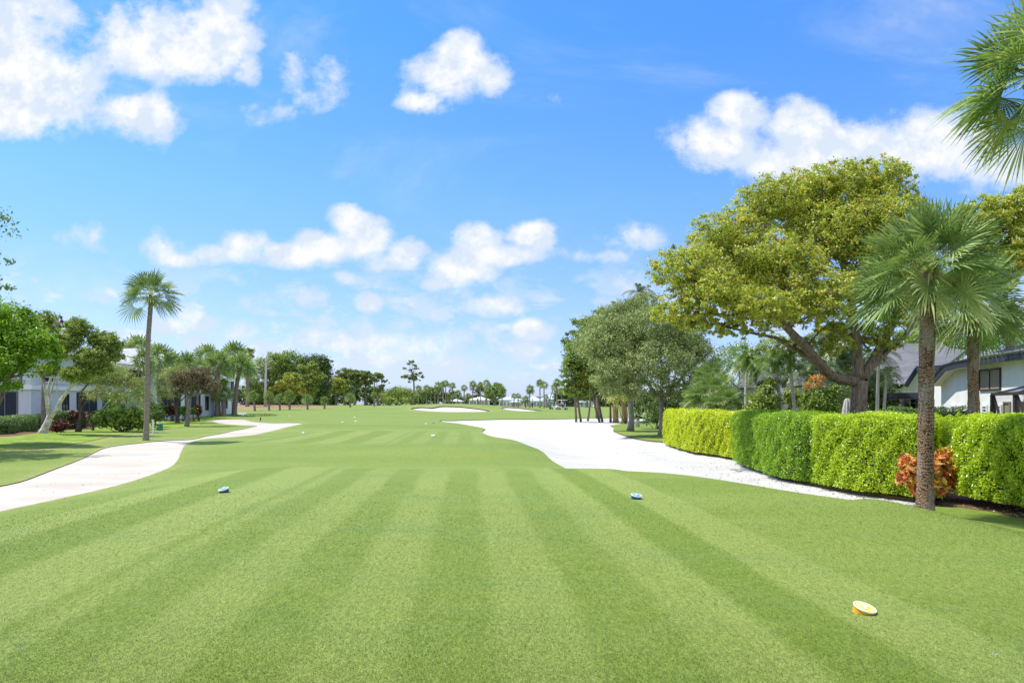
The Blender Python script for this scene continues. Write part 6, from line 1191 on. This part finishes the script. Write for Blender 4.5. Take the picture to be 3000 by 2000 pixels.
# ---------------------------------------------------------------- golf carts
def golf_cart(label, loc, face, roof=True, body='white_plastic', g='parked golf carts'):
    E = empty('golf_cart', loc, label, 'golf cart', g, rz=face)
    mb = MB()   # body: front cowl, floor and rear deck drawn as a side profile, then widened
    prof = [(-1.18,.30),(1.12,.30),(1.22,.42),(1.20,.62),(1.02,.78),(.72,.84),(.62,.80),(.52,.36),(-.02,.36),(-.08,.62),(-.62,.64),(-.70,.58),(-1.20,.56)]
    n = len(prof); V = [(x, -.56, z) for x, z in prof] + [(x, .56, z) for x, z in prof]
    mb.add(V, [np.array([[i, (i+1) % n, n + (i+1) % n, n + i] for i in range(n)])]); mb.f += [np.array([list(range(n))]), np.array([list(range(n, 2*n))])]
    mb.build('body', M[body], E)
    MB().box((-.34, 0, .71), (.5, 1.0, .13)).box((-.64, 0, .98), (.11, 1.0, .46)).build('seat', M['cream_plastic'], E)
    for sx, sy in ((-.80, -1), (-.80, 1), (.80, -1), (.80, 1)):
        w_ = MB().lathe([(.0, -.09), (.22, -.09), (.235, -.05), (.235, .05), (.22, .09), (0, .09)], (0, 0, 0), 18, axis=0); v = np.concatenate(w_.v)[:, [1, 0, 2]]; w_.v = [v + np.array([sx, sy * .53, .235])]; wh = w_.build('wheel', M['rubber'], E, smooth=False)
        h_ = MB().lathe([(.0, -.10), (.12, -.10), (.12, .10), (0, .10)], (0, 0, 0), 12, axis=0); v = np.concatenate(h_.v)[:, [1, 0, 2]]; h_.v = [v + np.array([sx, sy * .53, .235])]; h_.build('hub', M['white_plastic'], wh)
    if roof:
        mb = MB().box((-.10, 0, 1.84), (1.75, 1.12, .07)).box((-.10, 0, 1.90), (1.5, .95, .05)); mb.build('canopy_roof', M['white_plastic'], E)
        mb = MB()
        for sy in (-1, 1): mb.beam((.78, sy*.5, .8), (.55, sy*.52, 1.82), .04); mb.beam((-.72, sy*.5, .6), (-.80, sy*.52, 1.82), .05)
        mb.build('roof_struts', M['black'], E)
    mb = MB(); a = np.linspace(0, 2*np.pi, 17); c = np.array([.42, .25, 1.0]); mb.tube(np.stack([c[0] + .10*np.cos(a)*.6, c[1] + .17*np.sin(a), c[2] + .17*np.cos(a)*.9], 1), .015, 6, cap=False); mb.beam(c, (.66, .25, .72), .03); mb.build('steering_wheel', M['black'], E)
    MB().box((-1.05, 0, .72), (.32, .9, .06)).beam((-1.2, -.4, .56), (-1.2, -.4, 1.0), .04).beam((-1.2, .4, .56), (-1.2, .4, 1.0), .04).beam((-1.2, -.4, 1.0), (-1.2, .4, 1.0), .04).build('bag_rack', M['black'], E)
    MB().box((1.19, 0, .40), (.09, 1.0, .12)).build('bumper', M['black'], E)
    return E
def golf_bag(label, loc, face, mat, tilt=.18):
    E = empty('golf_bag', loc, label, 'golf bag', 'golf bags', rz=face); E.rotation_euler = (0, tilt, face)
    MB().lathe([(0, 0), (.13, 0), (.125, .1), (.14, .5), (.15, .82), (.16, .86), (.13, .87), (0, .84)], n=14).build('bag', M[mat], E, smooth=True)
    MB().box((.14, 0, .3), (.08, .16, .35)).build('pocket', M[mat], E)
    r = random.Random(3); mb = MB()
    for k in range(7):
        a = k * .9; x, y = .09 * math.cos(a), .09 * math.sin(a); h = .98 + .12 * r.random(); mb.beam((x, y, .8), (x * 1.3, y * 1.3, h), .014); mb.box((x * 1.3 + .03, y * 1.3, h), (.09, .04, .045))
    mb.build('club_heads', M['steel'], E)
Yc = 131.0
def cp_(px, Y=Yc): return B(px, Y)
golf_cart('white roofed golf cart with golfers beside it, right of the small bunker', cp_(1646), rad(180 + 6)); 
golf_cart('open golf cart without roof, left of the roofed one', cp_(1628, 135), rad(180 - 10), roof=False, body='white_plastic')
for lab, px, dx, m_ in (('navy golf bag on the back of the roofed cart', 1657.5, 0, 'navy'),): golf_bag(lab, (*B(px, Yc)[:2], gz(*B(px, Yc)[:2]) + .62), rad(180), m_)
golf_bag('tan golf bag standing on the open cart', (*B(1627, 134.5)[:2], gz(*B(1627, 134.5)[:2]) + .6), 0, 'beige_cloth')
golf_bag('dark golf bag standing alone on the grass left of the carts', B(1611, 134), 0, 'cloth_dark', .05)
golf_bag('black golf bag leaning at the rear of the roofed cart', (*B(1648, 130)[:2], gz(*B(1648, 130)[:2]) + .45), 0, 'black', .1)
person('golfer in white shirt and grey shorts bending at the rear of the roofed cart', B(1652, 129.2), rad(180), torso=38, thigh=(8, -4), knee=(12, 4), arm=((45, 15), (60, 20)), shirt='shirt_white', pants='shorts_grey', hat='shirt_white')
pz = B(1643, Yc); person('golfer seated in the roofed cart wearing a pale shirt', (pz[0], pz[1] - .2, pz[2]), rad(180), torso=-6, thigh=(80, 80), knee=(75, 75), arm=((35, 45), (35, 45)), shirt='shirt_pink' if False else 'shirt_white', pants='cloth_dark', seat=.80)
pz = B(1638, Yc); person('person in dark clothes standing behind the cart front', (pz[0], pz[1] + 1.2, pz[2]), rad(200), shirt='navy', pants='cloth_dark', short=False, arm=((15, 30), (15, 30)))
pz = B(1560, 128); person('golfer in a blue-grey shirt and dark trousers standing alone in front of the small bunker', pz, rad(190), shirt='shirt_blue', pants='cloth_dark', short=False, arm=((18, 10), (20, 12)), hat='cloth_dark')
pz = B(1692.5, 165); person('person in a pink top half hidden by a grove trunk', pz, rad(250), shirt='shirt_pink', pants='shorts_grey', torso=15)
# two people on the townhouse roof
pz = P(169.5, 953, 59.0); person('person in a grey shirt sitting on the left townhouse roof, nearer the tree', (pz[0], pz[1], pz[2] - .35), rad(-60), torso=12, thigh=(75, 75), knee=(60, 60), arm=((30, 40), (40, 30)), shirt='shorts_grey', pants='cloth_dark', short=False, seat=.12, shoes='black')
pz = P(187.5, 950, 59.0); person('person in a yellow vest and dark cap crouching on the left townhouse roof', (pz[0], pz[1], pz[2] - .35), rad(-150), torso=20, thigh=(70, 85), knee=(70, 85), arm=((20, 60), (40, 40)), shirt='navy', pants='cloth_dark', short=False, seat=.18, hat='navy', vest='vest_yellow', shoes='black')

# ================================================================ tee markers
def letter_P(s):
    """a calligraphic P from stroke quads, unit height"""
    st = [((-.16, -.34), (-.02, .40), .11), ((-.30, .30), (-.02, .42), .06), ((-.02, .42), (.20, .40), .07), ((.20, .40), (.30, .22), .10), ((.30, .22), (.18, .02), .09), ((.18, .02), (-.05, -.02), .06), ((-.30, -.36), (-.02, -.34), .05), ((-.30, .30), (-.34, .18), .05)]
    return [((a[0]*s, a[1]*s), (b[0]*s, b[1]*s), w_*s) for a, b, w_ in st]
def tee_marker(label, loc, r, face_c, rim_c, ring_c, base_c, mark_c, tilt, rot, full=True, group='tee markers'):
    E = empty('tee_marker', loc, label, 'tee marker', group); E.rotation_euler = (tilt[0], tilt[1], 0)
    MB().lathe([(0, -.06), (r*.86, -.06), (r*.90, r*.18), (r*.97, r*.30)], n=40).build('base', M[base_c], E)
    MB().lathe([(r*.97, r*.30), (r, r*.32), (r, r*.42), (r*.985, r*.45), (r*.955, r*.45), (r*.935, r*.43)], n=48).build('rim', M[rim_c], E, smooth=True)
    f = MB().lathe([(r*.95, r*.40), (r*.94, r*.425), (0, r*.425)], n=48).build('face', M[face_c], E)
    z = r * .432
    if not full: return E
    # ring of a contrasting colour, scattered raised lettering-like dots, the letter in the middle
    MB().lathe([(r*.89, z - .001), (r*.89, z + .001), (r*.85, z + .001), (r*.85, z - .001)], n=48).build('ring', M[ring_c], E)
    mb = MB(); a = np.linspace(0, 2*np.pi, 40, endpoint=False); rr = r * .50
    mb.lathe([(rr*1.02, z), (rr, z + .0012), (0, z + .0012)], n=40); mb.build('centre_disc', M['marker_yellow' if base_c == 'marker_orange' else 'marker_blue'], E)
    mb = MB(); cr_, sr_ = math.cos(rot), math.sin(rot)
    for (ax, ay), (bx, by), w_ in letter_P(r * 1.05):
        mb.beam((ax*cr_ - ay*sr_, ax*sr_ + ay*cr_, z + .004), (bx*cr_ - by*sr_, bx*sr_ + by*cr_, z + .004), w_, .004)
    mb.build('letter', M[mark_c], E)
    mb = MB(); g_ = random.Random(5)
    for k in range(26):
        if k % 9 == 8: continue
        an = k / 26 * 6.283; mb.box((r*.66*math.cos(an), r*.66*math.sin(an), z + .002), (r*.055, r*(.10 + .05*g_.random()), .003), an)
    mb.build('raised_ornaments', M['marker_cream' if base_c == 'marker_orange' else 'marker_blue'], E)
    return E
def gm(px, py, ymin=3, dz=0):
    q = G(px, py, ymin); return (q[0], q[1], q[2] + dz)
tee_marker('round yellow-orange tee marker with a white rim and letter P, nearest of all', gm(2530, 1795, dz=.012), .082, 'marker_lemon', 'marker_white', 'marker_orange', 'marker_orange', 'marker_white', (rad(14), rad(11)), rad(12))
tee_marker('round blue and white tee marker left of centre, tilted right side up', gm(656, 1442, dz=.03), .092, 'marker_paleblue', 'marker_white', 'marker_bluedark', 'marker_bluedark', 'marker_white', (rad(14), rad(-10)), rad(-8))
tee_marker('round blue and white tee marker right of centre, in the pale mown band', gm(1864, 1461, dz=.03), .092, 'marker_paleblue', 'marker_white', 'marker_bluedark', 'marker_bluedark', 'marker_white', (rad(12), rad(7)), rad(6))
for lab, px, py, fc_, bs in (('plain white tee marker at the left of the second tee', 888, 1270, 'marker_white', 'marker_white'), ('plain white tee marker at the right of the second tee', 1269, 1279, 'marker_white', 'marker_white'), ('white marker dot in the middle distance, upper left', 848, 1219.5, 'marker_white', 'marker_white'),
   ('far white marker just above the middle pair', 1039, 1223, 'marker_white', 'marker_white'), ('pale grey marker, right one of the middle pair', 1042, 1236, 'marker_cream', 'marker_white'), ('pale blue-grey marker, left one of the middle pair', 1003, 1238.5, 'marker_paleblue', 'marker_white'), ('white marker left of the sand tip', 1248, 1243, 'marker_white', 'marker_white'), ('blue marker touching the sand tip', 1270, 1239.5, 'marker_blue', 'marker_blue')):
    q = gm(px, py, 20 if py > 1250 else 30); s_ = 1.0 if q[1] < 60 else 1.15; tee_marker(lab, (q[0], q[1], q[2] + .04), .088 * s_, fc_, fc_, fc_, bs, fc_, (rad(12), 0), 0, full=False)

# ---------------------------------------------------------------- litter
rng = np.random.default_rng(99)
def litter(name, label, pts, size, mats, rng, nz=1.0):
    C = np.array([(x, y, gz(x, y)) for x, y in pts]); n = len(C); C[:, 2] += size * .22
    V, Q = leafquads(C, rng.normal(size=(n, 3)) * .35 + np.array([0, 0, 1.]), size * rng.uniform(.6, 1.4, n), size * .5, rng, fold=.35)
    e = link(name, npmesh(name, V, [Q], M[mats], tint=np.repeat(rng.random(n), 4))); tag(e, label, 'leaf litter', kind='stuff'); return e
M['leaf_dead'] = leafmat('leaf_dead', [(0, (.10, .05, .03)), (.5, (.30, .18, .10)), (.8, (.50, .38, .20)), (1, (.60, .48, .30))], .1, .7, .2)
pts = []
while len(pts) < 420:
    px, py = rng.uniform(1790, 2750), rng.uniform(1300, 1480); q = G(px, py, 9)
    if inpoly(POLY['sand_waste_area'], np.array([q[0]]), np.array([q[1]]))[0] and rng.random() < .25 + .75 * (q[0] > 5.5): pts.append(q[:2])
e = litter('sand_litter', 'scattered dead leaves on the white sand beside the hedge', pts, .055, 'leaf_dead', rng)
for v in e.data.vertices: v.co.z -= .09
pts = [G(rng.uniform(2790, 3100), rng.uniform(1480, 1560), 8)[:2] for _ in range(700)]; pts = [p for p in pts if inpoly(POLY['mulch_bed'], np.array([p[0]]), np.array([p[1]]))[0]]
litter('mulch_litter', 'fallen yellow and brown leaves on the mulch under the right hedge', pts, .06, 'leaf_dead', rng)
pts = [G(rng.uniform(100, 2900), 1380 + 600 * rng.random() ** 1.2)[:2] for _ in range(46)]
litter('lawn_litter', 'tiny dead leaves scattered over the mown tee', pts, .022, 'leaf_dead', rng)
pts = [G(rng.uniform(60, 520), rng.uniform(1340, 1460))[:2] for _ in range(26)]
litter('path_litter', 'small brown leaves on the cart path', pts, .05, 'leaf_dead', rng)
# the closest turf: single blades, one object
rng = np.random.default_rng(321); n = 520000
py_ = 1385 + 760 * rng.random(n) ** .85; px_ = rng.uniform(-700, 3700, n); yy = CH * F / (py_ - HY); xx = (px_ - 1500) / F * yy
ok = (yy < 15.5) & (rng.random(n) < 1 - sstep(7.5, 15.5, yy)) & (xx > -8.8) & (xx < 7.2) & ~inpoly(POLY['sand_waste_area'], xx, yy) & ~inpoly(POLY['cart_path'], xx, yy); xx = xx[ok]; yy = yy[ok]; n = len(xx); zz = gzn(xx, yy); wv_ = np.maximum(.0020, .00036 * yy) * rng.uniform(.6, 1.4, n); Lb = wv_ * rng.uniform(3, 6, n)
an = rng.uniform(0, 6.283, n); le = rng.uniform(.25, 1.3, n); lx = np.cos(an) * le; ly = np.sin(an) * le; a2 = rng.uniform(0, 3.14, n)
V = np.empty((n, 3, 3)); V[:, 0] = np.stack([xx - np.cos(a2) * wv_, yy - np.sin(a2) * wv_, zz - .002], 1); V[:, 1] = np.stack([xx + np.cos(a2) * wv_, yy + np.sin(a2) * wv_, zz - .002], 1); V[:, 2] = np.stack([xx + lx * Lb, yy + ly * Lb, zz + Lb * .75], 1)
tb = xx + .065 * yy; te = sstep(-6.6, -6.2, tb) * (1 - sstep(3.7, 3.85, tb)); r3 = np.repeat(rng.random(n), 3)
e = link('grass', npmesh('grass', V.reshape(-1, 3), [np.arange(n * 3).reshape(n, 3)], M['blade'], tint=r3, attrs={'tee': np.repeat(te, 3)})); tag(e, 'close-mown green turf blades of the nearest tee', 'grass', kind='stuff')
# sand-filled divots
for i, (px, py, lab) in enumerate(((2567, 1754, 'white sandy divot just beyond the yellow tee marker'), (2330, 1647, 'small white divot along the pale mown band'), (735, 1675, 'faint white divot at the left on the tee'), (2912, 1917, 'white divot near the bottom right corner'), (60, 1902, 'pale divot near the bottom left corner'))):
    q = G(px, py); mb = MB(); r_ = random.Random(i)
    for k in range(9): mb.box((r_.gauss(0, .012), r_.gauss(0, .006), .002), (.006, .005, .006), r_.random() * 3)
    e = mb.build('divot', M['sand'], None, loc=(q[0], q[1], q[2])); tag(e, lab, 'divot')
